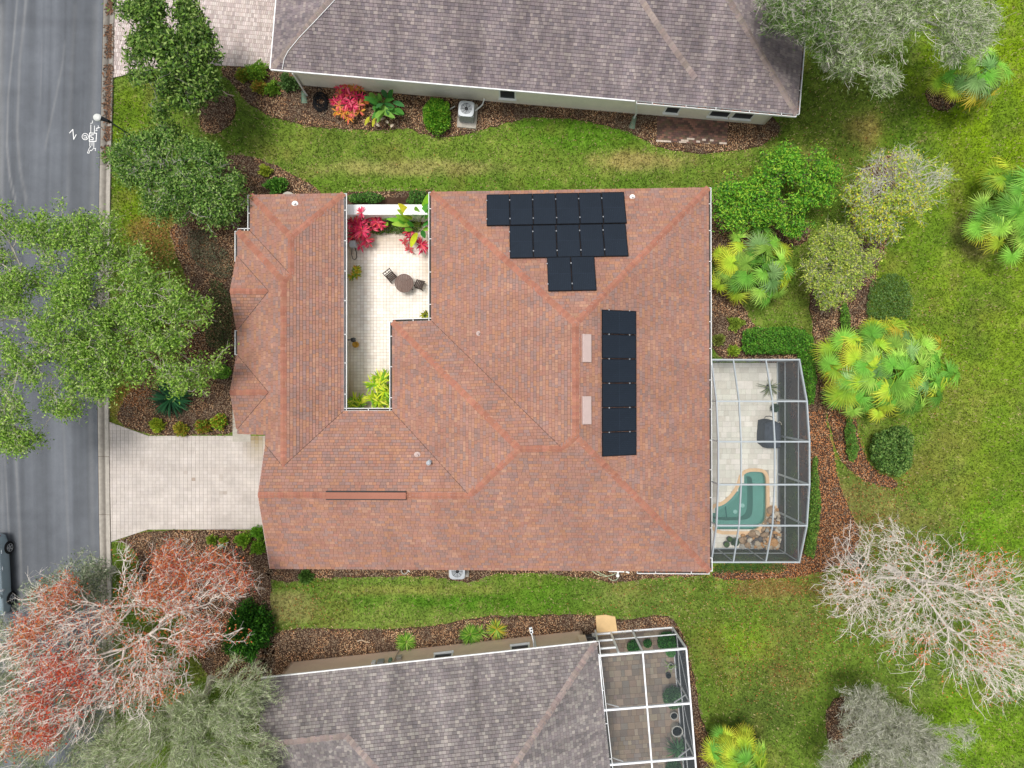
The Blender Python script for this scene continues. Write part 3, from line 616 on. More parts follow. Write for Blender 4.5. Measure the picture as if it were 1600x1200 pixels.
# ---------------------------------------------------------------- the main house
E_ = lambda x, y: P(x, y, EZ)
house = thing('single_storey_house', 'single-storey house with terracotta shingle roof wrapped around a courtyard', 'house', (0, 0, 0))
W = Pl(E_(674, 300), E_(674, 500)); N = Pl(E_(1108, 293), E_(674, 300)); E = Pl(E_(1109, 895), E_(1107, 293)); S = Pl(E_(417, 888.5), E_(1112, 893))
N2 = Pl(E_(674, 501), E_(613, 503)); W2 = Pl(E_(613, 503), E_(613, 641)); N3 = Pl(E_(613, 642), E_(537, 642)); E3 = Pl(E_(537, 640), E_(537, 303))
N4 = Pl(E_(540, 302), E_(391, 304.5)); W4a = Pl(E_(391, 304), E_(391, 358)); W4b = Pl(E_(371, 358), E_(371, 678)); N5 = Pl(E_(391, 361), E_(371, 361))
XG = -11.55
RP = [C(166, 113, 95), C(178, 117, 86), C(160, 112, 101), C(142, 113, 110), C(162, 104, 88), C(184, 130, 106), C(132, 104, 101)]; RM_ = np.mean(RP, 0); RP = [tuple((RM_+(np.array(q)-RM_)*.48)*np.array([.96, 1.16, 1.19])) for q in RP]; RW_ = [5, 3.2, 5, 3.4, 3, 1.6, 1.5]
aN, aS = V3(W, N, E), V3(W, E, S); m1, m2, m3 = V3(W, N2, S), V3(N2, W2, S), V3(W2, S, N3); RG = VX(N3, S, XG)
SG = V2(S, Pl((XG, 5), (XG, -20))); g4 = VX(N3, W4b, XG); v4 = V3(N3, W4b, E3); hb = V3(W4b, N5, E3); va = V3(N5, W4a, E3); h4 = V3(N4, W4a, E3)
YW = P(370, 678, EZ).y; we = Vector((W4b.a.x, YW, EZ)); wi = Vector((XG, YW, W4b.z(XG, YW)))
FACES = [(W, [V2(W, N), V2(W, N2), m1, aS, aN]), (N, [V2(N, E), V2(W, N), aN]), (E, [V2(E, S), V2(N, E), aN, aS]), (S, [SG, V2(E, S), aS, m1, m2, m3, RG]),
 (N2, [V2(W, N2), V2(N2, W2), m2, m1]), (W2, [V2(N2, W2), V2(W2, N3), m3, m2]), (N3, [V2(W2, N3), V2(E3, N3), v4, g4, RG, m3]),
 (E3, [V2(E3, N3), V2(N4, E3), h4, va, hb, v4]), (N4, [V2(N4, E3), V2(N4, W4a), h4]), (W4a, [V2(N4, W4a), V2(W4a, N5), va, h4]), (N5, [V2(W4a, N5), V2(N5, W4b), hb, va]),
 (W4b, [V2(N5, W4b), we, wi, g4, v4, hb])]
deck = MB(); sh = MB()
for pl, poly in FACES: shingle_face(sh, deck, pl, poly, RP, RW_)
caps = [(aN, aS, W, E), (V2(W, N), aN, W, N), (V2(N, E), aN, N, E), (V2(E, S), aS, E, S), (m1, aS, W, S), (m1, m2, N2, S), (V2(N2, W2), m2, N2, W2), (m3, m2, W2, S), (m3, RG, N3, S),
        (v4, hb, E3, W4b), (va, h4, E3, W4a), (V2(N4, E3), h4, N4, E3), (V2(N4, W4a), h4, N4, W4a), (V2(N5, W4b), hb, N5, W4b), (hb, va, N5, E3)]
CP = [C(163, 112, 94), C(158, 108, 91), C(168, 117, 98)]
gw = MB()
for yc in (455, 613):
    dorm = MB(); c = P(364, yc, 3.6); w = 1.75; x0 = W4b.a.x-.06
    dn = Pl((x0+5, c.y+w), (x0, c.y+w)); ds = Pl((x0, c.y-w), (x0+5, c.y-w)); zt = EZ+SL*w
    ap = Vector((x0, c.y, zt)); re = Vector((W4b.a.x+w, c.y, zt)); fn = Vector((x0, c.y+w, EZ)); fs_ = Vector((x0, c.y-w, EZ))
    fn2 = Vector((W4b.a.x, c.y+w, EZ)); fs2 = Vector((W4b.a.x, c.y-w, EZ))
    shingle_face(sh, dorm, dn, [fn2, fn, ap, re], RP, RW_); shingle_face(sh, dorm, ds, [fs_, fs2, re, ap], RP, RW_); caps.append((ap, re, dn, ds)); dorm.build('porch_gable', 'shingle_base', house)
    gw.add([(x0+.12, c.y-w+.15, EZ-.15), (x0+.12, c.y+w-.15, EZ-.15), (x0+.12, c.y, zt-.1)], [(0, 2, 1)])
roof = deck.build('roof', 'shingle_base', house); tag(sh.build('shingles', 'roof_red', roof, ruv=True), kind='stuff')
cp = MB()
for a, b, A, B in caps: ridge_cap(cp, a, b, A, B, CP)
tag(cp.build('ridge_caps', 'roof_red', roof, ruv=True), kind='stuff')
for p0, p1 in ((V2(W, N2), m1), (V2(W2, N3), m3), (V2(E3, N3), v4), (g4, v4), (V2(W4a, N5), va)): mb = MB(); mb.beam(p0+Vector((0, 0, .016)), p1+Vector((0, 0, .016)), .02, .012); mb.build('valley_shade_strip', 'shingle_base', house)  # thin dark strips added to stand in for the valleys' shadow lines
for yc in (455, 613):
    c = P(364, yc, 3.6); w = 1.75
    for s in (-1, 1): mb = MB(); mb.beam((W4b.a.x+.02, c.y+s*w, EZ+.02), (W4b.a.x+w, c.y, EZ+SL*w+.02), .02, .012); mb.build('valley_shade_strip', 'shingle_base', house)  # same dark strips in place of shadow lines beside the porch gables
# outline of the eaves, counter-clockwise
outl = [V2(S, Pl((XG, 5), (XG, -20))), V2(E, S), V2(N, E), V2(W, N), V2(W, N2), V2(N2, W2), V2(W2, N3), V2(E3, N3), V2(N4, E3), V2(N4, W4a), V2(W4a, N5), V2(N5, W4b), we, Vector((XG, YW, EZ))]
mb = MB(); n = len(outl)
for i in range(n):
    a, b = outl[i], outl[(i+1) % n]; mb.add([(a.x, a.y, EZ-.2), (b.x, b.y, EZ-.2), (b.x, b.y, EZ-.016), (a.x, a.y, EZ-.016)], [(0, 1, 2, 3)])
mb.build('fascia', 'white_paint', house); mb = MB(); mb.add([(p.x, p.y, EZ-.2) for p in outl], [tuple(range(n-1, -1, -1))]); mb.build('soffit', 'white_paint', house)
gw.add([(XG+.35, SG.y, EZ-.18), (XG+.35, YW, EZ-.18), (XG+.35, RG.y, RG.z-.08)], [(0, 2, 1)]); gw.build('gable_wall', 'stucco_white', house)
mb = MB()
for a, b in ((SG, RG), (RG, g4)): mb.beam((XG, a.y, a.z-.06), (XG, b.y, b.z-.06), .04, .12)
mb.build('rake_board', 'pale_metal', house)
foot = offset_poly([tuple(p) for p in outl], .46); wall_ring(house, foot, EZ-.205, 'stucco_white')
for i, (t0, w, z0, z1, nm) in {0: (.25, 1.5, .9, 2.1, 'window'), 1: (.6, 3.2, .12, 2.2, 'patio_door'), 2: (.35, 1.4, .9, 2.1, 'window'), 3: (.5, 1.8, .9, 2.1, 'window'), 5: (.5, 1.6, .12, 2.2, 'patio_door'), 7: (.55, 1.6, .9, 2.1, 'window'), 8: (.5, 1.3, .9, 2.1, 'window'), 11: (.27, 1.6, .7, 2.2, 'window')}.items():
    window(house, foot[i], foot[(i+1) % n], t0, w, z0, z1, nm)
window(house, foot[11], foot[12], .78, 1.0, .08, 2.2, 'front_door', 'dark_wood', 0)
window(house, foot[13], foot[0], .5, 4.6, .08, 2.3, 'garage_door', 'door_paint', 3)
c2 = [tuple(p) for p in outl]
for i, k in ((1, 1), (3, 1), (4, 1), (5, 1), (6, 1), (7, 1), (9, 1), (10, 1), (11, 0)):
    a, b = Vector(c2[i]), Vector(c2[(i+1) % n])
    if i == 11: d = (b-a); pieces = [(a, a+d*.15), (a+d*.49, a+d*.61)]
    else: pieces = [(a, b)]
    for a_, b_ in pieces: gutter(house, a_, b_, 1.35 if k else 0)
pS = VX(S, E, P(996, 893, EZ).x) if False else V2(S, Pl((P(996, 893, EZ).x, 0), (P(996, 893, EZ).x, -5)))
gutter(house, pS, outl[1], 1.2, leafy=True)
# roof fittings
def slope_box(pl, px, py, w, l, h, name, mat, lift=.0):
    p = pl.ray(px, py, .1); U = Vector((pl.d.x, pl.d.y, 0)); Nn = Vector((pl.n.x, pl.n.y, pl.sl)).normalized(); nr = U.cross(Nn); mb = MB(); vs_ = []
    for k, (hh, ins) in enumerate(((-.02, 0), (h*.8, 0), (h, .02))):
        for i, j in ((-1, -1), (1, -1), (1, 1), (-1, 1)): vs_.append(p+U*i*(l/2-ins)+Nn*j*(w/2-ins)+nr*(hh+lift-.1))
    fs = [(3, 2, 1, 0), (8, 9, 10, 11)]+[(k*4+i, k*4+(i+1) % 4, k*4+4+(i+1) % 4, k*4+4+i) for k in range(2) for i in range(4)]
    mb.add(vs_, fs); return mb.build(name, mat, house)
for py_ in (544, 641):
    o = slope_box(E, 917, py_, .42, 1.24, .14, 'roof_vent', 'pale_metal', .02); mb = MB(); p = E.ray(917, py_, .12)
mb = MB(); a = VX(N3, S, P(508, 774, 4.6).x); b = VX(N3, S, P(634, 774, 4.6).x)
for s in (-1, 1):
    mb.add([(a.x, a.y, a.z+.10), (b.x, b.y, b.z+.10), (b.x, b.y+s*.15, b.z+.075), (a.x, a.y+s*.15, a.z+.075)], [(0, 1, 2, 3) if s < 0 else (3, 2, 1, 0)], CP[1]); mb.add([(a.x, a.y+s*.15, a.z+.075), (b.x, b.y+s*.15, b.z+.075), (b.x, b.y+s*.15, b.z+.055), (a.x, a.y+s*.15, a.z+.055)], [(0, 1, 2, 3)], C(160, 92, 72))
rv = mb.build('ridge_vent', 'roof_red', house); mb = MB()
for s in (-1, 1): mb.beam((a.x+.01, a.y+s*.165, a.z-.02), (b.x-.01, b.y+s*.165, b.z-.02), .07, .14)
mb.build('vent_baffle', 'black_plastic', rv)
vent_pipe(house, W, 748, 521); vent_pipe(house, N3, 652, 711, .06, .22); vent_pipe(house, N, 988, 308, .05, .26, 'white_paint'); vent_pipe(house, N4, 461, 319, .06, .25, 'white_paint')
p = N3.ray(671, 722, 0); mb = MB(); mb.lathe((p.x, p.y, p.z-.05), [(.11, 0), (.11, .05), (.055, .09), (.055, .34), (.11, .36), (.11, .44), (.02, .48)], 14); mb.build('flue_cap', 'grey_metal', house)

# solar panels: two arrays on the roof, every module a thing of its own
def solar(pl, c, along_w, up_h, label):
    U = Vector((pl.d.x, pl.d.y, 0)); V = Vector((pl.n.x, pl.n.y, pl.sl)).normalized(); nr = U.cross(V); t = thing('solar_panel', label, 'solar panel', c, 'black solar panels on the terracotta roof')
    def slab(w, h, z0, z1, mb, cu=0, cv=0):
        vs_ = [c+U*(cu+i*w/2)+V*(cv+j*h/2)+nr*z for z in (z0, z1) for i, j in ((-1, -1), (1, -1), (1, 1), (-1, 1))]; mb.add(vs_, [(3, 2, 1, 0), (4, 5, 6, 7), (0, 1, 5, 4), (1, 2, 6, 5), (2, 3, 7, 6), (3, 0, 4, 7)]); return mb
    mb = MB(); f = .028
    for s in (-1, 1): slab(f, up_h, -.02, .02, mb, s*(along_w-f)/2, 0); slab(along_w-2*f, f, -.02, .0195, mb, 0, s*(up_h-f)/2)
    mb.build('frame', 'panel_frame', t); slab(along_w-2*f+.002, up_h-2*f+.002, -.015, .012, MB()).build('glass', 'panel_glass', t)
    mb = MB(); nl = 12
    for i in range(1, nl): slab(.004, up_h-2*f, .0122, .0134, mb, (along_w-2*f)*(i/nl-.5), 0)
    slab(along_w-2*f, .012, .0136, .0146, mb); mb.build('cell_lines', 'panel_line', t)
    mb = MB()
    for s in (-1, 1): slab(along_w*1.0, .04, -.09, -.025, mb, 0, s*up_h*.3)
    mb.build('mounting_rail', 'silver', t); mb = MB()
    for s in (-1, 1): slab(.05, .055, .019, .036, mb, along_w/2, s*up_h*.3)
    mb.build('module_clamp', 'silver', t); return t
OFF = .13
def between(pl, x0, y0, x1, y1): return (pl.ray(x0, y0, OFF)+pl.ray(x1, y1, OFF))/2
ordn = ['first', 'second', 'third', 'fourth', 'fifth', 'sixth']
def array(pl, corners, nx_, lab):
    (ax, ay), (bx, by), (cx, cy), (dx, dy) = corners    # top-left, top-right, bottom-right, bottom-left
    A, B, C_, D = [pl.ray(x, y, OFF) for x, y in corners]; wv = (((B-A)+(C_-D))/2).length/nx_; hv = (((D-A)+(C_-B))/2).length
    for i in range(nx_):
        s = (i+.5)/nx_; c = ((A+(B-A)*s)+(D+(C_-D)*s))/2; solar(pl, c, wv-.012, hv-.016, lab % ordn[i])
array(N, [(760, 304.5), (976, 299.5), (978.5, 349), (760.5, 352.5)], 6, '%s solar panel from the left in the six-panel row nearest the eave')
array(N, [(796, 352.5), (979, 349.5), (981, 400), (796, 404)], 5, '%s solar panel from the left in the middle row of five')
array(N, [(855, 402), (930, 400), (931, 454), (855.5, 455)], 2, '%s solar panel from the left of the pair below the rows')
cA, cB, cC, cD = [E.ray(x, y, OFF) for x, y in ((940, 484), (994, 485), (994.5, 712), (940.5, 713))]
for i in range(6):
    s = (i+.5)/6; c = ((cA+(cD-cA)*s)+(cB+(cC-cB)*s))/2; solar(E, c, (cD-cA).length/6-.014, (cB-cA).length-.02, '%s solar panel from the top of the six-panel column' % ordn[i])
# ---------------------------------------------------------------- the upper neighbour
GP = [C(130, 117, 116), C(114, 102, 104), C(142, 128, 125), C(124, 110, 112), C(104, 94, 98), C(152, 138, 132)]; GM_ = np.mean(GP, 0); GP = [tuple((GM_+(np.array(q)-GM_)*.7)*np.array([1.10, 1.17, 1.19])) for q in GP]; GW = [5, 4, 3, 4, 2, 1.0]
GCAP = [C(146, 132, 126), C(138, 125, 120)]
def hip_house(name, label, planes, faces, caps_, outline, wallmat, over=.5, rr=GP, rw=GW):
    h = thing(name, label, 'house', (0, 0, 0)); dk = MB(); sh_ = MB()
    for pl, poly in faces: shingle_face(sh_, dk, pl, poly, rr, rw, .15, (.12, .22), 0, (1,), .05)
    r = dk.build('roof', 'shingle_base', h); tag(sh_.build('shingles', 'roof_grey', r, ruv=True), kind='stuff'); c_ = MB()
    for a, b, A, B in caps_: ridge_cap(c_, a, b, A, B, GCAP)
    tag(c_.build('ridge_caps', 'roof_grey', r, ruv=True), kind='stuff')
    m_ = MB(); n_ = len(outline)
    for i in range(n_):
        a, b = outline[i], outline[(i+1) % n_]; m_.add([(a.x, a.y, EZ-.2), (b.x, b.y, EZ-.2), (b.x, b.y, EZ-.016), (a.x, a.y, EZ-.016)], [(0, 1, 2, 3)])
    m_.build('fascia', 'white_paint', h); m_ = MB(); m_.add([(p.x, p.y, EZ-.2) for p in outline], [tuple(range(n_-1, -1, -1))]); m_.build('soffit', 'white_paint', h)
    ft = offset_poly([tuple(p) for p in outline], over); wall_ring(h, ft, EZ-.205, wallmat); return h, ft
def drip(h, a, b, w=.05):
    m_ = MB(); d = (Vector(b)-Vector(a)); d.z = 0; d.normalize(); o = Vector((d.y, -d.x, 0)); m_.beam(Vector((a[0], a[1], EZ-.02))+o*.03, Vector((b[0], b[1], EZ-.02))+o*.03, w, .09); m_.build('drip_edge', 'white_paint', h)
A0, A1 = E_(423, 108), E_(1245, 178); ux = (A1-A0).normalized(); uy = Vector((-ux.y, ux.x, 0)); DA = 15.0
A3, A2 = A0+uy*DA, A1+uy*DA
SA, EA, NA, WA = Pl(A0, A1), Pl(A1, A2), Pl(A2, A3), Pl(A3, A0)
w_, e_ = V3(SA, WA, NA), V3(SA, EA, NA)
neighbour_a, fa = hip_house('hip_roof_house', 'cream house with grey shingle hip roof cut off by the top of the photo', None, [(SA, [A0, A1, e_, w_]), (EA, [A1, A2, e_]), (NA, [A2, A3, w_, e_]), (WA, [A3, A0, w_])],
    [(A0, w_, SA, WA), (A1, e_, SA, EA), (A2, e_, NA, EA), (A3, w_, NA, WA), (w_, e_, SA, NA)], [A0, A1, A2, A3], 'stucco_cream', .53)
# the raised seam that runs part of the way down the long slope
m_ = MB(); sp = [SA.ray(x, y, .03) for x, y in ((985, -30), (1003, 0), (1030, 42), (1062, 88), (1087, 122))]
for a, b in zip(sp[:-1], sp[1:]): ridge_cap(m_, b, a, SA, SA, GCAP, .13)
m_.build('slope_ridge', 'roof_grey', neighbour_a, ruv=True)
m_ = MB(); sp = [SA.ray(x, y, .05) for x, y in ((523, 0), (497, 28), (468, 58), (450, 80), (444, 92), (441, 108))]; m_.tube(sp, .016, 6); m_.build('roof_cable', 'white_paint', neighbour_a)
gutter(neighbour_a, SA.ray(995, 157), A1, 1.45, leafy=True); gutter(neighbour_a, A1, A1+uy*4.5, 1.5, leafy=True); drip(neighbour_a, A0, SA.ray(992, 157)); drip(neighbour_a, A3, A0)
def t_on(ft, i, px, py, z):
    a, b = Vector(ft[i]), Vector(ft[(i+1) % len(ft)]); p = P(px, py, z); return (Vector((p.x, p.y))-a).dot(b-a)/(b-a).length_squared
for x, y, w, z0, z1 in ((793, 149, .8, .66, 1.95), (1050, 175, .7, .60, 2.1), (1124, 179, 1.0, .62, 2.0), (1160, 182, 1.0, .62, 2.0)): window(neighbour_a, fa[0], fa[1], t_on(fa, 0, x, y, .9), w, z0, z1, bars=0)
def downspout(h, top, base, name='downspout'):
    m_ = MB(); t_, b_ = Vector(top), Vector(base); m_.tube([t_, t_+(b_-t_)*.12+Vector((0, 0, -.12)), Vector((b_.x, b_.y, .75)), Vector((b_.x, b_.y, .12))], .045, 4); m_.build(name, 'white_paint', h)
def splash(px, py, rz, label):
    p = P(px, py, .03); m_ = MB(); L_, W_ = .62, .24; ca, sa = math.cos(rz), math.sin(rz); R = lambda x, y, z: (p.x+x*ca-y*sa, p.y+x*sa+y*ca, .03+z)
    vs_ = [R(-L_/2, -W_*.4, .0), R(L_/2, -W_*.62, .0), R(L_/2, W_*.62, .0), R(-L_/2, W_*.4, .0), R(-L_/2, -W_*.4, .09), R(L_/2, -W_*.62, .06), R(L_/2, W_*.62, .06), R(-L_/2, W_*.4, .09), R(-L_/2+.03, -W_*.28, .035), R(L_/2, -W_*.48, .02), R(L_/2, W_*.48, .02), R(-L_/2+.03, W_*.28, .035)]
    m_.add(vs_, [(3, 2, 1, 0), (0, 1, 5, 4), (2, 3, 7, 6), (3, 0, 4, 7), (4, 5, 9, 8), (6, 7, 11, 10), (7, 4, 8, 11), (8, 9, 10, 11), (1, 9, 5), (1, 2, 10, 9), (2, 6, 10)]); tag(m_.build('splash_block', 'green_box', None), label, 'splash block', 'splash blocks under downspouts')
q = P(474, 141, .75); downspout(neighbour_a, SA.ray(456, 113)+Vector((0, 0, -.1)), (q.x, q.y, .1)); splash(475, 152, rad(-85), 'grey-green splash block below the downspout by the coiled hose')
q = P(993, 180, .5); downspout(neighbour_a, SA.ray(996, 160)+Vector((0, 0, -.1)), (q.x, q.y, .1)); splash(989, 192, rad(-105), 'grey-green splash block left of the dark brick patio')

# ---------------------------------------------------------------- the lower neighbour
B0 = E_(932, 1003); Bw = E_(408, 1060); bu = (Bw-B0).normalized(); bv = Vector((-bu.y, bu.x, 0))       # bu runs west along the eave, bv south into the house
if bv.y > 0: bv = -bv
Lb = (Bw-B0).length; DB = 16.0; dw = 2.65
q = P(540, 1147, EZ+SL*dw); uW = (q-B0).dot(bu)+dw          # eave of the high body's west slope
NB = Pl(B0, Bw); EB = Pl(B0+bv*DB, B0); SB = Pl(Bw+bv*DB, B0+bv*DB); WB = Pl(B0+bu*uW, B0+bu*uW+bv*DB); SW = Pl(B0+bu*Lb+bv*2*dw, B0+bv*2*dw)
ne = V3(NB, EB, SB) if False else None
Wd = uW; hd = min(DB, Wd)/2
if Wd <= DB: t1, t2 = V3(NB, EB, WB), V3(SB, EB, WB)
else: t1, t2 = V3(NB, EB, SB), V3(NB, WB, SB)
k3 = V3(NB, WB, SW); wr = B0+bu*Lb+bv*dw; wr = Vector((wr.x, wr.y, EZ+SL*dw)); ws = Vector((*(B0+bu*Lb+bv*2*dw).xy, EZ)); wj = V2(SW, WB)
wj2 = B0+bu*uW+bv*2*dw; wj2 = Vector((wj2.x, wj2.y, EZ)); bS = B0+bu*uW+bv*DB; bE = B0+bv*DB
if Wd <= DB: fB = [(NB, [B0, Bw, wr, k3, t1]), (EB, [bE, B0, t1, t2]), (WB, [wj2, bS, t2, t1, k3]), (SB, [bS, bE, t2]), (SW, [ws, wj2, k3, wr])]; cB = [(B0, t1, NB, EB), (k3, t1, NB, WB), (t1, t2, EB, WB), (bE, t2, EB, SB), (bS, t2, WB, SB), (wr, k3, NB, SW)]
else: fB = [(NB, [B0, Bw, wr, k3, t2, t1]), (EB, [bE, B0, t1]), (WB, [wj2, bS, t2, k3]), (SB, [bS, bE, t1, t2]), (SW, [ws, wj2, k3, wr])]; cB = [(B0, t1, NB, EB), (k3, t2, NB, WB), (t1, t2, NB, SB), (bE, t1, EB, SB), (bS, t2, WB, SB), (wr, k3, NB, SW)]
GP2 = [C(134, 121, 119), C(112, 101, 102), C(150, 137, 132), C(124, 110, 111), C(100, 90, 93), C(162, 148, 141)]
GM_ = np.mean(GP2, 0); GP2 = [tuple((GM_+(np.array(q)-GM_)*.6)*np.array([1.02, 1.14, 1.14])) for q in GP2]
nb_out = [Bw, ws, wj2, bS, bE, B0]
neighbour_b, fb = hip_house('wing_roof_house', 'tan house with grey shingle roof cut off by the bottom of the photo', None, fB, cB, nb_out, 'stucco_tan', .45, GP2, [4, 4, 3, 4, 2.4, 1.4])
drip(neighbour_b, B0, Bw); gutter(neighbour_b, bE, B0, 1.6)
nb_i = 5
for x, y, w, z0, z1 in ((690, 1026, .9, 1.2, 2.4), (812, 1013, .9, 1.2, 2.4)): window(neighbour_b, fb[nb_i], fb[0], t_on(fb, nb_i, x, y, 2.0), w, z0, z1, bars=0)
m_ = MB(); g_a = P(505, 1100); gm = MB(); gm.add([tuple(Bw+bv*.3-bu*.35+Vector((0, 0, -.18))), tuple(ws-bv*.3-bu*.35+Vector((0, 0, -.18))), tuple(wr-bu*.35+Vector((0, 0, -.12)))], [(0, 1, 2)]); gm.build('gable_wall', 'stucco_tan', neighbour_b)
wallp = lambda px, py, z: P(px, py, z)
# meter boxes on the lower neighbour's wall
for nm, x, y, z, d, mt, lab in (('electric_meter', 594, 1027, 1.5, (.32, .16, .42), 'grey_metal', None), ('meter_box', 584, 1036, 1.5, (.2, .14, .3), 'white_paint', None), ('meter_box', 610, 1034, 1.4, (.16, .14, .3), 'green_box', None), ('meter_box', 624, 1027, 1.2, (.26, .16, .36), 'concrete', None)):
    t0 = t_on(fb, nb_i, x, y, z); a = Vector(fb[nb_i]); b = Vector(fb[0]); p = a+(b-a)*t0; d_ = (b-a).normalized(); o_ = Vector((d_.y, -d_.x)); m_ = MB(); m_.box((p.x+o_.x*.08, p.y+o_.y*.08, z), d, math.atan2(d_.y, d_.x), None, .02); m_.build(nm, mt, neighbour_b)
t0 = t_on(fb, nb_i, 619, 1030, 1); p = Vector(fb[nb_i])+(Vector(fb[0])-Vector(fb[nb_i]))*t0; m_ = MB(); m_.tube([(p.x, p.y+.06, 2.6), (p.x, p.y+.06, .3), (p.x+.05, p.y+.25, .05)], .025, 6); m_.build('conduit', 'pale_metal', neighbour_b)
# sun-screened side porch at the lower neighbour's corner
def quadmesh(pts, mat, name, parent): m_ = MB(); m_.face(pts); return m_.build(name, mat, parent)

# ---------------------------------------------------------------- screen enclosure over the pool
cage = thing('pool_cage', 'grey aluminium pool cage with arched mesh roof beside the terracotta house', 'screen enclosure', P(1165, 715, 0))
ys_ = [(562, 2.72), (627, 3.56), (690, 3.84), (757, 3.84), (821, 3.56), (878, 2.72)]
YC = [P(0, y, z).y for y, z in ys_]; ZC = [z for _, z in ys_]; XC = [9.56, 10.62, 12.18, 13.78]
bw = .06
for j, x in enumerate(XC):
    for i in range(5):
        m_ = MB(); m_.beam((x, YC[i], ZC[i]), (x, YC[i+1], ZC[i+1]), bw, .12 if j in (0, 3) else .08); m_.build('roof_beam', 'bronze_alu', cage)
for i in range(6):
    m_ = MB(); m_.beam((XC[0]-.0, YC[i], ZC[i]+.002), (XC[3]+.03, YC[i], ZC[i]+.002), .07, .13); m_.build('roof_beam', 'bronze_alu', cage)
    m_ = MB(); m_.beam((XC[3], YC[i], .06), (XC[3], YC[i], ZC[i]-.06), .06, .09); m_.build('post', 'bronze_alu', cage)
    if 0 < i < 5: m_ = MB(); m_.beam((XC[0], YC[i], 2.86), (XC[0], YC[i], ZC[i]-.06), .05, .05); m_.build('post', 'bronze_alu', cage)
for x in XC[1:3]:
    for y in (YC[0], YC[5]): m_ = MB(); m_.beam((x, y, .06), (x, y, 2.66), .05, .06); m_.build('post', 'bronze_alu', cage)
for z in (1.05, 2.66):
    m_ = MB(); m_.beam((XC[3]+.002, YC[0], z), (XC[3]+.002, YC[5], z), .05, .06); m_.build('wall_rail', 'bronze_alu', cage)
    if z < 2:
        for y in (YC[0], YC[5]): m_ = MB(); m_.beam((XC[0], y, z), (XC[3], y, z), .045, .05); m_.build('wall_rail', 'bronze_alu', cage)
m_ = MB(); m_.beam((XC[3], YC[0], .09), (XC[3], YC[5], .09), .09, .08); m_.beam((XC[0], YC[5], .09), (XC[3]-.05, YC[5], .09), .09, .079); m_.build('sill', 'bronze_alu', cage)
for i in range(5):
    for j in range(3): quadmesh([(XC[j], YC[i], ZC[i]), (XC[j+1], YC[i], ZC[i]), (XC[j+1], YC[i+1], ZC[i+1]), (XC[j], YC[i+1], ZC[i+1])], 'screen_roof', 'roof_screen', cage)
    quadmesh([(XC[3], YC[i], .1), (XC[3], YC[i+1], .1), (XC[3], YC[i+1], ZC[i+1]), (XC[3], YC[i], ZC[i])], 'screen_wall', 'wall_screen', cage)
    quadmesh([(XC[0], YC[i], 2.8), (XC[0], YC[i+1], 2.8), (XC[0], YC[i+1], ZC[i+1]+.01), (XC[0], YC[i], ZC[i]+.01)], 'screen_side', 'wall_screen', cage)
for j in range(3):
    for y in (YC[0], YC[5]): quadmesh([(XC[j], y, .1), (XC[j+1], y, .1), (XC[j+1], y, 2.7), (XC[j], y, 2.7)], 'screen_wall', 'wall_screen', cage)
# ---------------------------------------------------------------- pool
pool = thing('swimming_pool', 'small curved swimming pool with teal water inside the cage', 'pool', P(1165, 785, 0))
def ringpoly(a, b, z, z2=None):
    m_ = MB(); n_ = len(a); A = [P(x, y, z) for x, y in a]; B = [P(x, y, z) for x, y in b]
    for i in range(n_):
        j = (i+1) % n_; m_.add([A[i], A[j], B[j], B[i]], [(0, 1, 2, 3)])
        if z2 is not None: m_.add([A[i], A[j], Vector((A[j].x, A[j].y, z2)), Vector((A[i].x, A[i].y, z2))], [(0, 1, 2, 3)]); m_.add([B[i], B[j], Vector((B[j].x, B[j].y, z2)), Vector((B[i].x, B[i].y, z2))], [(3, 2, 1, 0)])
    return m_
ringpoly(inner, outer, .10, -.1).build('coping', 'terracotta_coping', pool)
bench = smooth_poly([zpool(*p) for p in [(430,270),(470,215),(520,215),(543,250),(546,520),(530,598),(470,634),(165,632),(160,570),(260,520),(395,420),(425,330)]], 2)
def tess(loops, z):
    from mathutils.geometry import tessellate_polygon
    L_ = [[Vector((*P(x, y, 0).xy, z)) for x, y in l] for l in loops]; fl = [p for l in L_ for p in l]; return fl, [tuple(t_) for t_ in tessellate_polygon(L_)]
def curtain(m_, poly, z0, z1):
    Q = [P(x, y, 0) for x, y in poly]
    for a, b in zip(Q, Q[1:]+Q[:1]): m_.add([(a.x, a.y, z0), (b.x, b.y, z0), (b.x, b.y, z1), (a.x, a.y, z1)], [(0, 1, 2, 3)])
m_ = MB(); curtain(m_, inner, .05, -.42); v_, f_ = tess([inner, bench], -.42); m_.add(v_, f_); m_.build('shallow_ledge', 'pool_step', pool)
m_ = MB(); curtain(m_, bench, -.42, -1.3); v_, f_ = tess([bench], -1.3); m_.add(v_, f_); m_.build('pool_basin', 'pool_plaster', pool)
m_ = MB(); a_, b_ = P(*zpool(325, 470), 0), P(*zpool(345, 640), 0); m_.beam((a_.x, a_.y, -1.27), (b_.x, b_.y, -1.27), .05, .06); m_.build('floor_seam', 'pool_seam', pool)
for x, y in ((427, 482), (358, 540)):
    p = P(*zpool(x, y), -1.2); m_ = MB(); m_.lathe((p.x, p.y, -1.3), [(.11, 0), (.11, .03), (.03, .05)], 16); m_.build('floor_drain', 'white_paint', pool)
m_ = MB(); v_, f_ = tess([inner], -.05); m_.add(v_, f_); m_.build('water', 'pool_water', pool)
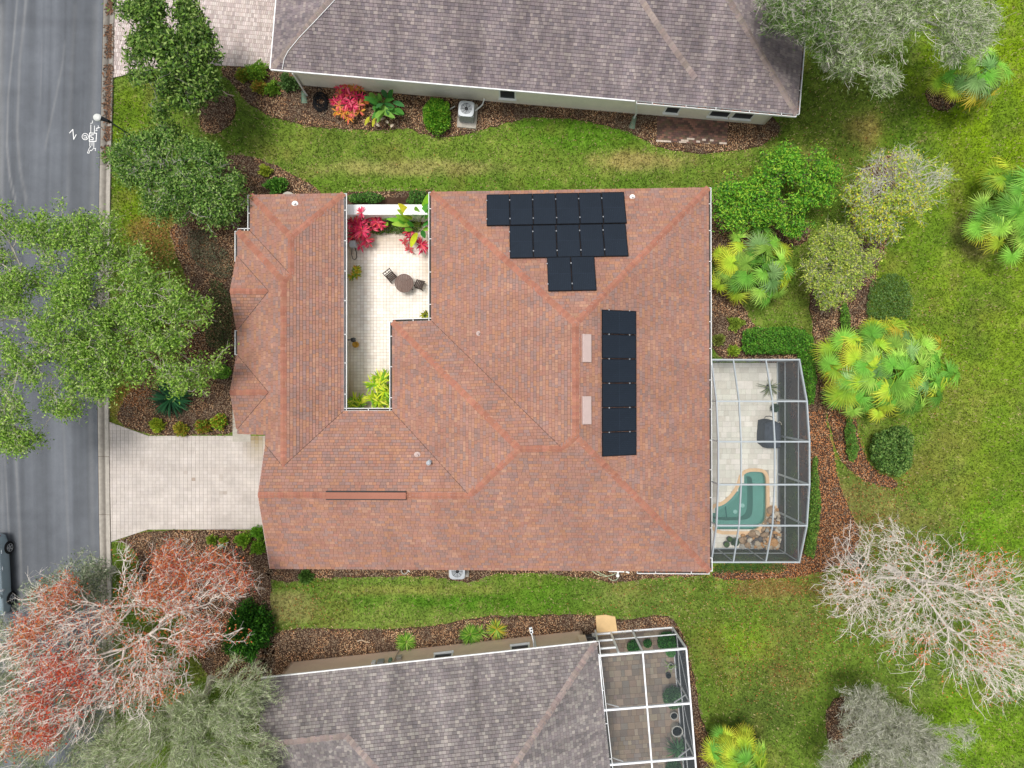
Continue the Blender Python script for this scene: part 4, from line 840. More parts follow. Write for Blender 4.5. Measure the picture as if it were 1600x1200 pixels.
# raised stone waterfall in the corner
wf = thing('rock_waterfall', 'pile of tan and grey boulders forming a waterfall at the pool corner', 'rock waterfall', P(1205, 830, 0))
m_ = MB(); m_.prism(pg([zpool(*p) for p in [(400,735),(405,870),(600,885),(790,880),(800,760),(790,480),(650,475),(645,640),(600,690),(520,730)]]), .03, .12); m_.build('plinth', 'terracotta_coping', wf)
def rockmesh(seed):
    r = random.Random(seed); import bmesh; bm = bmesh.new(); bmesh.ops.create_icosphere(bm, subdivisions=2, radius=1)
    ph = [r.uniform(0, 6) for _ in range(6)]
    for v in bm.verts:
        c = v.co; k = 1+.22*math.sin(c.x*2.3+ph[0])*math.cos(c.y*2.1+ph[1])+.16*math.sin(c.z*3.1+ph[2]+c.x*2)+r.uniform(-.06, .06); v.co = c*k; v.co.z *= .62
        for ax in range(3): v.co[ax] = max(-.86, min(.86, v.co[ax]))
    me = bpy.data.meshes.new('rock'); bm.to_mesh(me); bm.free(); a = me.color_attributes.new('col', 'FLOAT_COLOR', 'POINT')
    col = r.choice([C(160, 136, 110), C(186, 172, 150), C(126, 108, 96), C(160, 158, 150), C(184, 142, 96), C(104, 98, 94), C(200, 190, 172)]); c = np.ones((len(me.vertices), 4), np.float32); c[:, :3] = col; a.data.foreach_set('color', c.ravel()); me.materials.append(MATS['rock']); return me
RM = [rockmesh(i) for i in range(12)]; rr = random.Random(3); placed = []
RPOLY = [zpool(*p) for p in [(415,770),(490,740),(560,745),(620,690),(650,600),(660,520),(720,490),(790,520),(800,640),(825,740),(815,820),(760,880),(640,895),(560,870),(420,865)]]
tries = 0
while len(placed) < 120 and tries < 6000:
    tries += 1; x = rr.uniform(1157, 1229); y = rr.uniform(790, 860)
    if not inpoly(np.array([x]), np.array([y]), RPOLY)[0]: continue
    s_ = rr.uniform(.07, .17) if len(placed) > 16 else rr.uniform(.17, .25)
    if any(math.hypot(x-a, y-b) < (s_+c)*30*.5 for a, b, c in placed): continue
    placed.append((x, y, s_)); e_d = float(edgedist(np.array([x]), np.array([y]), RPOLY)[0]); p = P(x, y, .2)
    o = bpy.data.objects.new('rock', rr.choice(RM)); COL.objects.link(o); o.parent = wf; o.location = Vector((p.x, p.y, .12+min(.4, e_d*.035)+s_*.2))-wf.location; o.rotation_euler = (rr.uniform(-.4, .4), rr.uniform(-.4, .4), rr.uniform(0, 6)); o.scale = (s_, s_*rr.uniform(.7, 1), s_)
m_ = MB(); m_.prism(pg([zpool(*p) for p in [(440,780),(560,760),(650,680),(670,540),(780,540),(790,700),(790,830),(640,870),(440,850)]]), .1, .26, C(120, 104, 92)); m_.build('rock_core', 'rock', wf)
# ---------------------------------------------------------------- lower neighbour's screened lanai
lc = thing('screened_lanai', 'white aluminium screen cage with flat roof beside the lower grey roof', 'screen enclosure', P(1010, 1090, 0))
LZ = 2.85
# outline on the ground follows the lower house: corner towards the lawn, then back along its side
l0 = P(936, 1024, LZ); l1 = P(1072, 1013, LZ); lu = (l1-l0).normalized(); lv = Vector((lu.y, -lu.x, 0)); LWd = (l1-l0).length; LDp = 9.0
if lv.y > 0: lv = -lv
G = lambda u, v, z: Vector((*(l0+lu*u+lv*v).xy, z))
us = [0, LWd*.5, LWd]; vs2 = [0, 2.62, 5.24, 7.86]
def lbeam(nm, a, b, w=.075, h=.10): m_ = MB(); m_.beam(a, b, w, h); return m_.build(nm, 'white_alu', lc)
for u in us: lbeam('roof_beam', G(u, 0, LZ), G(u, 7.86, LZ), .07, .12)
for v in vs2: lbeam('roof_beam', G(0, v, LZ+.003), G(LWd, v, LZ+.003), .085, .125)
for u in us: lbeam('post', G(u, 0, 0.03), G(u, 0, LZ-.06), .075, .09)
for v in vs2[1:]: lbeam('post', G(LWd, v, .03), G(LWd, v, LZ-.06), .075, .09)
for z in (1.0, ): lbeam('wall_rail', G(.95, .004, z), G(LWd, .004, z), .05, .06); lbeam('wall_rail', G(LWd+.004, 0, z), G(LWd+.004, 7.86, z), .05, .06)
lbeam('sill', G(0, 0, .06), G(LWd, 0, .06), .09, .07); lbeam('sill', G(LWd, 0.05, .06), G(LWd, 7.86, .06), .09, .07)
for v in vs2[1:]: lbeam('knee_brace', G(LWd-.75, v-.05, LZ-.08), G(LWd, v-.05, LZ-.8), .04, .05); lbeam('knee_brace', G(.75, v-.05, LZ-.08), G(0.02, v-.05, LZ-.7), .04, .05)
lbeam('wall_brace', G(LWd+.01, .6, 1.05), G(LWd+.01, 2.55, 2.75), .04, .04); lbeam('wall_brace', G(LWd+.01, 3.2, 1.05), G(LWd+.01, 5.15, 2.75), .04, .04)
dm = MB()
for a, b in ((G(.06, -.02, .06), G(.06, -.02, 2.3)), (G(.95, -.02, .06), G(.95, -.02, LZ-.05)), (G(.06, -.02, 2.1), G(.95, -.02, 2.1)), (G(.06, -.02, 1.1), G(.95, -.02, 1.1)), (G(.06, -.02, .2), G(.95, -.02, .2))): dm.beam(a, b, .09, .08)
dm.build('screen_door', 'white_alu', lc)
for i in range(2):
    for j in range(3): quadmesh([G(us[i], vs2[j], LZ), G(us[i+1], vs2[j], LZ), G(us[i+1], vs2[j+1], LZ), G(us[i], vs2[j+1], LZ)], 'screen_clear', 'roof_screen', lc)
    quadmesh([G(us[i], 0, .06), G(us[i+1], 0, .06), G(us[i+1], 0, LZ), G(us[i], 0, LZ)], 'screen_clear', 'wall_screen', lc)
for j in range(3): quadmesh([G(LWd, vs2[j], .06), G(LWd, vs2[j+1], .06), G(LWd, vs2[j+1], LZ), G(LWd, vs2[j], LZ)], 'screen_wall', 'wall_screen', lc)
lan = [to_px(*G(u, v, 0).xy) for u, v in ((-.6, .03), (LWd-.05, .03), (LWd-.05, 8.2), (-.6, 8.2))]
paving('lanai_paving', 'mixed brown and grey pavers inside the white cage', lan, .05, .25, .23, [(160,143,127),(152,136,124),(168,151,133),(149,139,130),(156,138,121),(170,156,138),(142,129,119)], math.atan2(lu.y, lu.x), 'mixed', (104,92,84), None, .012, .10)
# low screened alcove left of the cage, and the concrete landing
alc = thing('screened_alcove', 'narrow dark-screened porch with white rails left of the white cage', 'porch', P(885, 1003, 0))
for a, b, w in ((P(838, 1013, 1.6), P(928, 1004, 1.6), .05), (P(838, 1004, .3), P(928, 995, .3), .06)): m_ = MB(); m_.beam(a, b, w, .06); m_.build('rail', 'white_alu', alc)
for x, y, x2, y2 in ((834, 994, 838, 1017), (930, 985, 936, 1013)): m_ = MB(); m_.beam(P(x, y, .02), P(x2, y2, 2.6), .09, .09); m_.build('post', 'white_alu', alc)
m_ = MB(); m_.beam(P(908, 992, .9), P(912, 1004, 1.9), .4, .02); m_.build('panel', 'stucco_tan', alc)
m_ = MB(); m_.face([P(838, 999, .05), P(930, 990, .05), P(934, 1013, 2.6), P(840, 1021, 2.6)]); m_.build('screen', 'screen_wall', alc)
m_ = MB(); m_.prism(pg([(930.5,961.5),(946,960),(961,963),(965,990),(933,994)]), -.03, .06); tag(m_.build('concrete_landing', 'landing'), 'tan concrete landing slab outside the white cage door', kind='structure')
u_ = thing('floodlight', 'small white twin floodlight on a bracket at the lower eave corner', 'light', P(833, 1012, 0)); p = P(830, 985, 1.6); m_ = MB(); m_.box((p.x, p.y, 1.6), (.16, .3, .1), rad(12), None, .02); m_.build('housing', 'white_alu', u_); m_ = MB(); m_.tube([(p.x, p.y-.1, 1.6), P(833, 1000, 1.8), P(834, 1012, 2.2)], .025, 6); m_.build('bracket', 'white_alu', u_); m_ = MB()
for d in (-.07, .07): m_.lathe((p.x, p.y+d, 1.65), [(.045, 0), (.045, .02), (.02, .03)], 10)
m_.build('lens', 'glass_dark', u_)

# ---------------------------------------------------------------- air conditioners
def ac_unit(px, py, rz, label, sz=.78, hh=.85, pad=(1.0, 1.25)):
    p = P(px, py, 0); t = thing('air_conditioner', label, 'air conditioner', p, 'outdoor air conditioners'); ca, sa = math.cos(rz), math.sin(rz)
    m_ = MB(); m_.box((p.x, p.y, .07), (pad[0], pad[1], .10), rz, None, .02); m_.build('concrete_pad', 'concrete', t)
    m_ = MB(); m_.box((p.x, p.y, .12+hh/2), (sz-.06, sz-.06, hh), rz, None, .06); m_.build('coil_casing', 'grey_metal', t)
    m_ = MB(); R = lambda x, y: (p.x+x*ca-y*sa, p.y+x*sa+y*ca)
    for s in range(4):
        for k in range(9):
            q = (k/8-.5)*(sz-.14); x, y = ((q, -sz/2+.02), (sz/2-.02, q), (q, sz/2-.02), (-sz/2+.02, q))[s]; X_, Y_ = R(x, y); m_.box((X_, Y_, .12+hh/2), (.035, .035, hh-.1), rz)
    m_.build('louvres', 'grey_metal', t)
    # top panel as a frame round the fan opening
    m_ = MB(); n_ = 32; top = .12+hh; r0 = sz*.36; ou = []; 
    for k in range(n_):
        a = 2*math.pi*k/n_; c_, s_ = math.cos(a), math.sin(a); e = (sz/2)/(abs(c_)**5+abs(s_)**5)**(1/5); ou.append((c_*e, s_*e, c_*r0, s_*r0))
    vs_ = []; fs = []
    for o1, o2, i1, i2 in ou: vs_ += [(*R(o1, o2), top), (*R(o1, o2), top+.04), (*R(i1, i2), top+.05), (*R(i1, i2), top-.18)]
    for k in range(n_):
        j = (k+1) % n_
        for l in range(3): fs.append((k*4+l, j*4+l, j*4+l+1, k*4+l+1))
    m_.add(vs_, fs); m_.build('top_panel', 'grey_metal', t)
    m_ = MB(); m_.lathe((p.x, p.y, top-.2), [(r0, 0), (r0, .02)], 24); m_.build('fan_well', 'black_plastic', t)
    m_ = MB()
    for k in range(3):
        a = k*2.1+.4; vs_ = [R(.05*math.cos(a), .05*math.sin(a)), R(r0*.9*math.cos(a-.1), r0*.9*math.sin(a-.1)), R(r0*.9*math.cos(a+.75), r0*.9*math.sin(a+.75)), R(.1*math.cos(a+.7), .1*math.sin(a+.7))]; m_.add([(*vs_[0], top-.10), (*vs_[1], top-.08), (*vs_[2], top-.14), (*vs_[3], top-.14)], [(0, 1, 2, 3)])
    m_.build('fan_blades', 'silver', t); m_ = MB()
    for k in range(4): m_.tube([(*R((r0*(.3+.22*k))*math.cos(a*.2618), (r0*(.3+.22*k))*math.sin(a*.2618)), top+.045) for a in range(24)], .006, 4, close=True)
    for k in range(8): a = k*math.pi/4; m_.tube([(*R(.1*math.cos(a), .1*math.sin(a)), top+.05), (*R(r0*math.cos(a), r0*math.sin(a)), top+.05)], .006, 4)
    m_.lathe((p.x, p.y, top+.03), [(.09, 0), (.09, .03), (.05, .04)], 12); m_.build('fan_guard', 'black_plastic', t); return t
t = ac_unit(730.5, 182, rad(-5), 'grey air conditioner on a pale pad beside the round clipped shrub')
m_ = MB(); q = P(744, 170, .3); w0 = P(757, 158, .6); m_.tube([q+Vector((-.05, -.1, 0)), P(750, 167, .35), P(754, 163, .5), P(756.5, 155, .9)], .04, 6); m_.build('refrigerant_line', 'white_paint', t)
ac_unit(717, 884, 0, 'pale air conditioner half hidden under the lower terracotta eave', .78, .95, (1.05, 1.1))
m_ = MB(); m_.tube([P(702, 171, .06), P(711, 166, .08)], .03, 6); tag(m_.build('drain_pipe', 'white_paint'), 'short white drain pipe between the clipped shrub and the air conditioner', 'pipe')
# coiled hose by the upper wall
hz_ = thing('garden_hose', 'black garden hose coiled on the mulch by the cream wall', 'hose', P(501, 160, .05)); m_ = MB(); pts = []; rr = random.Random(8)
for k in range(170): a = k*.42; r = .30+.10*math.sin(k*.13)+.06*math.sin(k*.71); pts.append(tuple(P(501, 160, .06)+Vector((r*math.cos(a)+.05*math.sin(k*.05), r*1.1*math.sin(a), .02+.10*abs(math.sin(k*.31))))))
m_.tube(pts, .02, 5); m_.build('coil', 'black_rubber', hz_); m_ = MB(); m_.tube([pts[-1], P(497, 178, .05), P(503, 183, .05), P(513, 170, .07)], .02, 5); m_.tube([P(495, 149, .1), P(495, 140, .6), P(499, 136, .8), P(503, 140, .5)], .022, 5); m_.build('loose_end', 'black_rubber', hz_)
# white hose and pipework along the lower terracotta eave
hz2 = thing('white_hose', 'pale hose looped on the ground beside white pipe fittings below the eave', 'hose', P(955, 900, .05)); m_ = MB()
m_.tube([P(924, 891, .1), P(932, 897, .08), P(945, 901, .07), P(955, 899, .08), P(962, 896, .1), P(967, 901, .07), P(963, 906, .07), P(957, 907, .07), P(951, 903, .08)], .022, 6); m_.tube([P(926, 888, .1), P(938, 896, .08), P(948, 900, .08)], .022, 6); m_.build('hose_loop', 'hose_green', hz2)
m_ = MB(); p = P(962, 893, .3); m_.tube([P(951, 892, .35), P(975, 893, .35)], .05, 8); m_.tube([P(966, 892, .35), P(965, 899, .35)], .045, 8); m_.lathe((*P(965, 899, .3).xy, .25), [(.09, 0), (.09, .12), (.05, .16)], 12); m_.tube([P(978, 893, .3), P(983, 895, .3)], .05, 8); m_.build('pipe_fittings', 'white_paint', hz2)
sp_ = thing('ground_spigot', 'small white and grey spigot ring at the lower terracotta eave', 'spigot', P(632, 892, 0)); m_ = MB(); p = P(632, 892, .1); m_.tube([(p.x+.16*math.cos(k*.4), p.y+.16*math.sin(k*.4), .1) for k in range(16)], .03, 6, close=True); m_.build('ring', 'concrete', sp_); m_ = MB(); m_.tube([P(638, 888, .1), P(638, 892, .5), P(640, 893, .45)], .03, 6); m_.build('riser', 'white_paint', sp_)
for x, y, lab in ((347, 852, 'green utility box cover in the bed below the driveway'),):
    t = thing('utility_box', lab, 'utility box', P(x, y, .02)); p = P(x, y, .1); m_ = MB(); m_.box((p.x, p.y, .12), (.34, .30, .22), rad(20), None, .03); m_.build('housing', 'green_box', t); m_ = MB(); m_.box((p.x, p.y, .24), (.28, .24, .03), rad(20), None, .01); m_.build('lid', 'green_box', t)
# barrel lid peeking out above the left wing
t = thing('rain_barrel', 'grey round barrel lid peeking out behind the upper left eave', 'barrel', P(451, 312, 0)); p = P(451, 311, .8); m_ = MB(); m_.lathe((p.x, p.y, .02), [(.30, 0), (.34, .4), (.33, .8), (.30, .86)], 24); m_.build('barrel', 'grey_metal', t); m_ = MB(); m_.lathe((p.x, p.y, .87), [(.35, 0), (.35, .04), (.1, .08)], 24); m_.build('lid', 'concrete', t)
# ---------------------------------------------------------------- street lamp
lp = P(150, 182, 4.5); lamp = thing('street_lamp', 'slim black street lamp with a white oval top over the curb', 'street lamp', (lp.x+.45, lp.y-.12, 0)); bx_, by_ = lp.x+.45, lp.y-.12
m_ = MB(); m_.lathe((bx_, by_, 0), [(.16, 0), (.16, .12), (.09, .3), (.05, .5), (.032, 4.1), (.04, 4.15)], 12); m_.build('pole', 'lamp_pole', lamp)
m_ = MB(); m_.tube([(bx_, by_, 4.1), (bx_-.05, by_+.01, 4.3), (lp.x+.18, lp.y-.05, 4.42)], [.05, .07, .11], 8); m_.build('arm', 'black_plastic', lamp)
m_ = MB(); m_.lathe((lp.x, lp.y, 4.32), [(.165, 0), (.185, .05), (.175, .10), (.125, .14), (.05, .165)], 24, None, 1.05, .92); m_.build('lamp_head', 'lamp_glass', lamp)
# ---------------------------------------------------------------- parked car (only its near side reaches into the frame)
car = thing('parked_car', 'silver-blue car parked at the left edge of the photo', 'car', P(-18, 893, 0)); ca_ = rad(3.2)
cp0 = P(-2.5, 893, 0); CX = lambda x, y, z: Vector((cp0.x+x*math.cos(ca_)-y*math.sin(ca_), cp0.y+x*math.sin(ca_)+y*math.cos(ca_), z))
# local: +x towards the lawn, +y towards the rear, car faces down the photo
sec = [(-2.10, .50, .34, .62, .60), (-1.98, .76, .24, .78, .72), (-1.55, .84, .22, .92, .80), (-.95, .87, .22, 1.00, .82), (0, .88, .22, 1.02, .83), (1.0, .88, .22, 1.04, .83), (1.6, .86, .24, 1.02, .80), (1.95, .78, .30, .96, .72), (2.06, .55, .40, .86, .52)]
m_ = MB(); vs_ = []; K = 12
for y, w, z0, z1, wt in sec: vs_ += [CX(x, y, z) for x, z in ((-w*.9, z0), (-w, z0+.15), (-w, (z0+z1)/2), (-w*.98, z1-.12), (-wt, z1), (-wt*.5, z1+.03), (wt*.5, z1+.03), (wt, z1), (w*.98, z1-.12), (w, (z0+z1)/2), (w, z0+.15), (w*.9, z0))]
fs = [(i*K+k, i*K+(k+1) % K, (i+1)*K+(k+1) % K, (i+1)*K+k) for i in range(len(sec)-1) for k in range(K)]+[tuple(range(K)), tuple(range((len(sec)-1)*K, len(sec)*K))]
m_.add(vs_, fs); body = m_.build('body', 'car_paint', car, smooth=True)
cab = [(-1.15, .72, .98, 1.0), (-.45, .66, 1.0, 1.40), (.3, .64, 1.02, 1.47), (1.2, .63, 1.03, 1.42), (1.85, .66, 1.0, 1.02)]
m_ = MB(); vs_ = []
for y, w, z0, z1 in cab: vs_ += [CX(x, y, z) for x, z in ((-w*1.18, z0), (-w, z1-.04), (-w*.8, z1), (w*.8, z1), (w, z1-.04), (w*1.18, z0))]
fs = [(i*6+k, i*6+k+1, i*6+7+k, i*6+6+k) for i in range(4) for k in range(5)]; m_.add(vs_, fs); m_.build('cabin_glass', 'glass_dark', car, smooth=True)
m_ = MB(); vs_ = []
for y, w, z0, z1 in cab[1:4]: vs_ += [CX(x, y, z) for x, z in ((-w*.98, z1-.03), (-w*.8, z1+.02), (w*.8, z1+.02), (w*.98, z1-.03))]
m_.add(vs_, [(i*4+k, i*4+k+1, i*4+5+k, i*4+4+k) for i in range(2) for k in range(3)]); m_.build('roof', 'car_paint', car, smooth=True)
m_ = MB()
for s in (-1, 1):
    for i in range(len(cab)-1): a, b = cab[i], cab[i+1]; m_.tube([CX(s*a[1]*1.0, a[0], a[3]-.02), CX(s*b[1]*1.0, b[0], b[3]-.02)], .028, 6)
    m_.tube([CX(s*.79, -1.05, 1.03), CX(s*.80, 0, 1.05), CX(s*.79, 1.5, 1.05)], .02, 6)
m_.build('window_trim', 'car_trim', car)
for s in (-1, 1):
    m_ = MB(); m_.box(tuple(CX(s*.93, -.72, 1.06)), (.22, .12, .15), ca_, None, .04); m_.build('mirror', 'car_trim', car)
    m_ = MB(); m_.box(tuple(CX(s*.60, -1.93, .70)), (.34, .22, .13), ca_-s*.35, None, .05); m_.build('headlight', 'lamp_glass', car)
    m_ = MB(); m_.box(tuple(CX(s*.62, 1.98, .80)), (.3, .12, .14), ca_, None, .04); m_.build('tail_light', 'tail_red', car)
    m_ = MB(); m_.box(tuple(CX(s*.885, .35, .86)), (.03, .2, .035), ca_); m_.box(tuple(CX(s*.885, 1.2, .87)), (.03, .2, .035), ca_); m_.build('door_handle', 'car_trim', car)
    for y in (-1.32, 1.28):
        wl = MB(); n_ = 24
        for r, hx in ((.33, 0),):
            vs_ = []; pr = [(.21, .0), (.30, .02), (.33, .05), (.33, .17), (.30, .2), (.2, .2)]
            for rr_, xx in pr: vs_ += [CX(s*(.93-xx), y+rr_*math.cos(2*math.pi*k/n_), .335+rr_*math.sin(2*math.pi*k/n_)) for k in range(n_)]
            wl.add(vs_, [(i*n_+k, i*n_+(k+1) % n_, (i+1)*n_+(k+1) % n_, (i+1)*n_+k) for i in range(len(pr)-1) for k in range(n_)])
        tw_ = wl.build('wheel', 'black_rubber', car); m2_ = MB(); m2_.add([CX(s*.86, y+.215*math.cos(2*math.pi*k/n_), .335+.215*math.sin(2*math.pi*k/n_)) for k in range(n_)], [tuple(range(n_))]); m2_.build('wheel_well', 'black_plastic', tw_); m2_ = MB()
        for k in range(5):
            a = k*2*math.pi/5+.3; m2_.add([CX(s*.915, y+.04*math.cos(a-.9), .335+.04*math.sin(a-.9)), CX(s*.925, y+.20*math.cos(a-.17), .335+.20*math.sin(a-.17)), CX(s*.925, y+.20*math.cos(a+.17), .335+.20*math.sin(a+.17)), CX(s*.915, y+.04*math.cos(a+.9), .335+.04*math.sin(a+.9))], [(0, 1, 2, 3)])
        m2_.tube([CX(s*.92, y+.205*math.cos(2*math.pi*k/n_), .335+.205*math.sin(2*math.pi*k/n_)) for k in range(n_)], .014, 5, close=True); m2_.build('rim', 'silver', tw_)
# ---------------------------------------------------------------- courtyard
pw = thing('courtyard_wall', 'white garden wall closing the courtyard towards the lawn', 'wall', P(607, 340, 0)); Yf, Yb = P(0, 335.5, 1.8).y, P(0, 319.5, 1.8).y; xa, xb = foot[8][0], foot[3][0]
m_ = MB(); m_.box(((xa+xb)/2, (Yf+Yb)/2, .85), (xb-xa-.01, Yb-Yf-.12, 1.75)); m_.build('masonry', 'stucco_white', pw); m_ = MB(); m_.box(((xa+xb)/2-.25, (Yf+Yb)/2, 1.77), (xb-xa-.55, Yb-Yf, .09), 0, None, .02); m_.build('coping', 'white_paint', pw)
tb = thing('bistro_table', 'round brown slatted bistro table in the courtyard', 'table', P(632, 443, .06)); tc_ = P(631.5, 442.5, .72); m_ = MB(); R_ = .475
for k in range(11):
    y = (k-5)*.084; hw = math.sqrt(max(.01, (R_-.03)**2-y*y)); m_ = MB(); m_.box((tc_.x+y, tc_.y, .735), (.076, 2*hw, .022)); m_.build('slat', 'teak', tb)
m_ = MB(); n_ = 36; vs_ = []
for r, z in ((R_, .71), (R_, .745), (R_-.05, .75), (R_-.05, .71)): vs_ += [(tc_.x+r*math.cos(2*math.pi*k/n_), tc_.y+r*math.sin(2*math.pi*k/n_), z) for k in range(n_)]
m_.add(vs_, [(i*n_+k, i*n_+(k+1) % n_, ((i+1) % 4)*n_+(k+1) % n_, ((i+1) % 4)*n_+k) for i in range(4) for k in range(n_)]); m_.build('table_rim', 'teak', tb)
for k in range(4): a = k*math.pi/2-.6; m_ = MB(); m_.beam((tc_.x+.15*math.cos(a), tc_.y+.15*math.sin(a), .71), (tc_.x+.42*math.cos(a), tc_.y+.42*math.sin(a), .07), .04, .04); m_.build('leg', 'dark_wood', tb)
def chair(px, py, rz, label, mat):
    p = P(px, py, .06); t = thing('folding_chair', label, 'chair', p, 'folding wooden chairs'); ca, sa = math.cos(rz), math.sin(rz); R = lambda x, y, z: Vector((p.x+x*ca-y*sa, p.y+x*sa+y*ca, .06+z))
    for k in range(5): m_ = MB(); m_.beam(R(-.20, -.17+.085*k, .45), R(.20, -.17+.085*k, .45), .07, .02); m_.build('seat_slat', mat, t)
    for s in (-1, 1):
        m_ = MB(); m_.beam(R(s*.21, .22, 0), R(s*.21, -.30, .88), .035, .045); m_.build('back_leg', mat, t); m_ = MB(); m_.beam(R(s*.18, -.24, 0), R(s*.18, .20, .46), .03, .04); m_.build('leg', mat, t)
    for z, y in ((.86, -.288), (.70, -.194)): m_ = MB(); m_.beam(R(-.21, y, z), R(.21, y, z), .03, .07); m_.build('back_rail', mat, t)
    for k in (-1, 1): m_ = MB(); m_.beam(R(k*.07, -.20, .70), R(k*.07, -.28, .85), .03, .02); m_.build('back_slat', mat, t)
chair(613.5, 434.5, rad(-142)+math.pi*.0+rad(0), 'folding wooden chair on the left of the bistro table', 'dark_wood')
chair(656.5, 446, rad(66)+0, 'folding wooden chair on the right of the bistro table', 'dark_wood')
hb_ = thing('hose_reel', 'white hose reel box with a dark hose loop on the courtyard wall', 'hose reel', P(552, 384, 0)); p = P(552.5, 382, .8); m_ = MB(); m_.box((p.x, p.y, .8), (.36, .34, .5), 0, None, .05); m_.build('housing', 'grey_metal', hb_)
m_ = MB(); m_.tube([P(550, 388, .75), P(549.5, 398, .5), P(551, 404, .35), P(554.5, 406, .3), P(557.5, 402, .35), P(557, 394, .5), P(555, 388, .75)], .02, 6); m_.build('hose_loop', 'black_rubber', hb_)
ln_ = thing('wall_lantern', 'black wall lantern above a gold bowl in the courtyard', 'lantern', P(551, 532, 1.7)); p = P(552, 531, 1.9); m_ = MB(); m_.box((p.x, p.y, 1.9), (.2, .2, .3), rad(10), None, .03); m_.build('lantern_cap', 'black_plastic', ln_); m_ = MB(); m_.beam((p.x-.3, p.y, 1.85), (p.x, p.y, 1.85), .05, .05); m_.build('bracket', 'black_plastic', ln_); m_ = MB(); m_.box((p.x, p.y, 1.68), (.14, .14, .16), rad(10), None, .01); m_.build('lantern_glass', 'lamp_glass', ln_)
gb = P(554.5, 538, .5); m_ = MB(); m_.lathe((gb.x, gb.y, .06), [(.09, 0), (.15, .1), (.17, .3), (.15, .42), (.13, .42), (.12, .36)], 20); tag(m_.build('gold_urn', 'gold', None, smooth=True), 'gold urn standing below the wall lantern in the courtyard', 'urn')
# ---------------------------------------------------------------- pool deck furnishings
gr = thing('covered_grill', 'barbecue grill under a dark grey cover on the pool deck', 'grill', P(1205, 678, .06)); p = P(1204.5, 678, .7); m_ = MB(); K = 14; secs = [(.06, 1.0), (.35, .98), (.75, .95), (.98, .86), (1.08, .6), (1.1, .2)]; vs_ = []
shp = [(-.46,-.50),(-.20,-.76),(.20,-.78),(.44,-.74),(.47,-.2),(.46,.4),(.40,.60),(.1,.72),(-.1,.74),(-.3,.70),(-.44,.66),(-.45,.3),(-.48,0),(-.48,-.3)]
for z, s in secs: vs_ += [(p.x+x*s+random.uniform(-.02, .02), p.y+y*s+random.uniform(-.02, .02), z+random.uniform(-.015, .015)) for x, y in shp]
m_.add(vs_, [(i*K+k, i*K+(k+1) % K, (i+1)*K+(k+1) % K, (i+1)*K+k) for i in range(len(secs)-1) for k in range(K)]+[tuple(range(5*K, 6*K))]); m_.build('cover', 'dark_grey_cloth', gr)
m_ = MB(); q = P(1201, 653, .9); m_.tube([(q.x+.20*math.cos(k*.35), q.y+.09*math.sin(k*.35), .9) for k in range(10)], .02, 6); m_.build('handle', 'black_plastic', gr); m_ = MB(); q = P(1218, 664, .8); m_.tube([(q.x+.10*math.cos(k*.5), q.y+.16*math.sin(k*.5), .8) for k in range(9)], .018, 5); m_.build('strap', 'concrete', gr)
# ---------------------------------------------------------------- vegetation
def blades(n, center, L, W, rng, elev=(.2, 1.2), droop=.6, pal=None, az=None, base_r=.03, seg=4, shape='blade', var=.2):
    """strap leaves arching out of a point, as one strip of quads each"""
    th = rng.uniform(0, 2*np.pi, n) if az is None else az; e = rng.uniform(*elev, n); l = rng.uniform(L*.7, L*1.1, n); w = W*rng.uniform(.75, 1.2, n)
    t_ = np.linspace(0, 1, seg+1); wp = {'blade': np.sqrt(np.clip(1-t_**1.6, 0, 1))*(.55+.45*np.minimum(1, t_*4)), 'oval': np.sin(np.pi*np.clip(t_*.92+.06, 0, 1))**.8, 'paddle': np.where(t_ < .25, .10, np.sin(np.pi*np.clip((t_-.25)/.75*.93+.05, 0, 1))**.7)}[shape]
    V = np.zeros((n, seg+1, 2, 3)); d = np.stack([np.cos(th), np.sin(th)], -1); side = np.stack([-np.sin(th), np.cos(th), 0*th], -1)
    for i, t in enumerate(t_):
        r = base_r+l*t*np.cos(e*(1-.5*t)); z = l*(t*np.sin(e))-droop*l*t*t*(.6+.4*np.cos(e)); c = np.concatenate([d*r[:, None], z[:, None]], -1)+np.asarray(center)
        for k, s in ((0, -1), (1, 1)): V[:, i, k] = c+side*(s*w*wp[i]/2)[:, None]+np.array([0, 0, .0])
    V[:, :, :, 2] = np.maximum(V[:, :, :, 2], .03)
    fi = []
    for i in range(seg): fi.append([i*2, i*2+1, i*2+3, i*2+2])
    base = (np.arange(n)*(seg+1)*2)[:, None, None]; f = (np.array(fi)[None]+base).reshape(-1, 4)
    pal = np.array(pal); c = pal[rng.integers(0, len(pal), n)]*rng.uniform(1-var, 1+var, n)[:, None]
    return V.reshape(-1, 3), f, np.repeat(c, (seg+1)*2, 0)
def cat3(parts):
    vs_, fs, cs = [], [], []; o = 0
    for v, f, c in parts: vs_.append(v); fs.append(f+o); cs.append(c); o += len(v)
    return np.concatenate(vs_), np.concatenate(fs), np.concatenate(cs)
def leafcloud(pts, L, W, pal, rng, up=.7, dirs=None, var=.25, wts=None):
    n = len(pts)
    a = unit(rng.normal(size=(n, 3))*np.array([1, 1, .55])) if dirs is None else unit(dirs+rng.normal(size=(n, 3))*.45)
    nr = unit(rng.normal(size=(n, 3))*.75+np.array([0, 0, up])); b = unit(np.cross(nr, a)); l = L*rng.uniform(.6, 1.25, n)[:, None]/2; w = W*rng.uniform(.6, 1.25, n)[:, None]/2
    pal = np.array(pal); ci = rng.choice(len(pal), n, p=wts); c = pal[ci]*rng.uniform(1-var, 1+var, n)[:, None]
    v = np.stack([pts-a*l, pts+b*w-a*l*.1, pts+a*l, pts-b*w-a*l*.1], 1).reshape(-1, 3); return v, np.arange(len(v)).reshape(-1, 4), np.repeat(c, 4, 0)
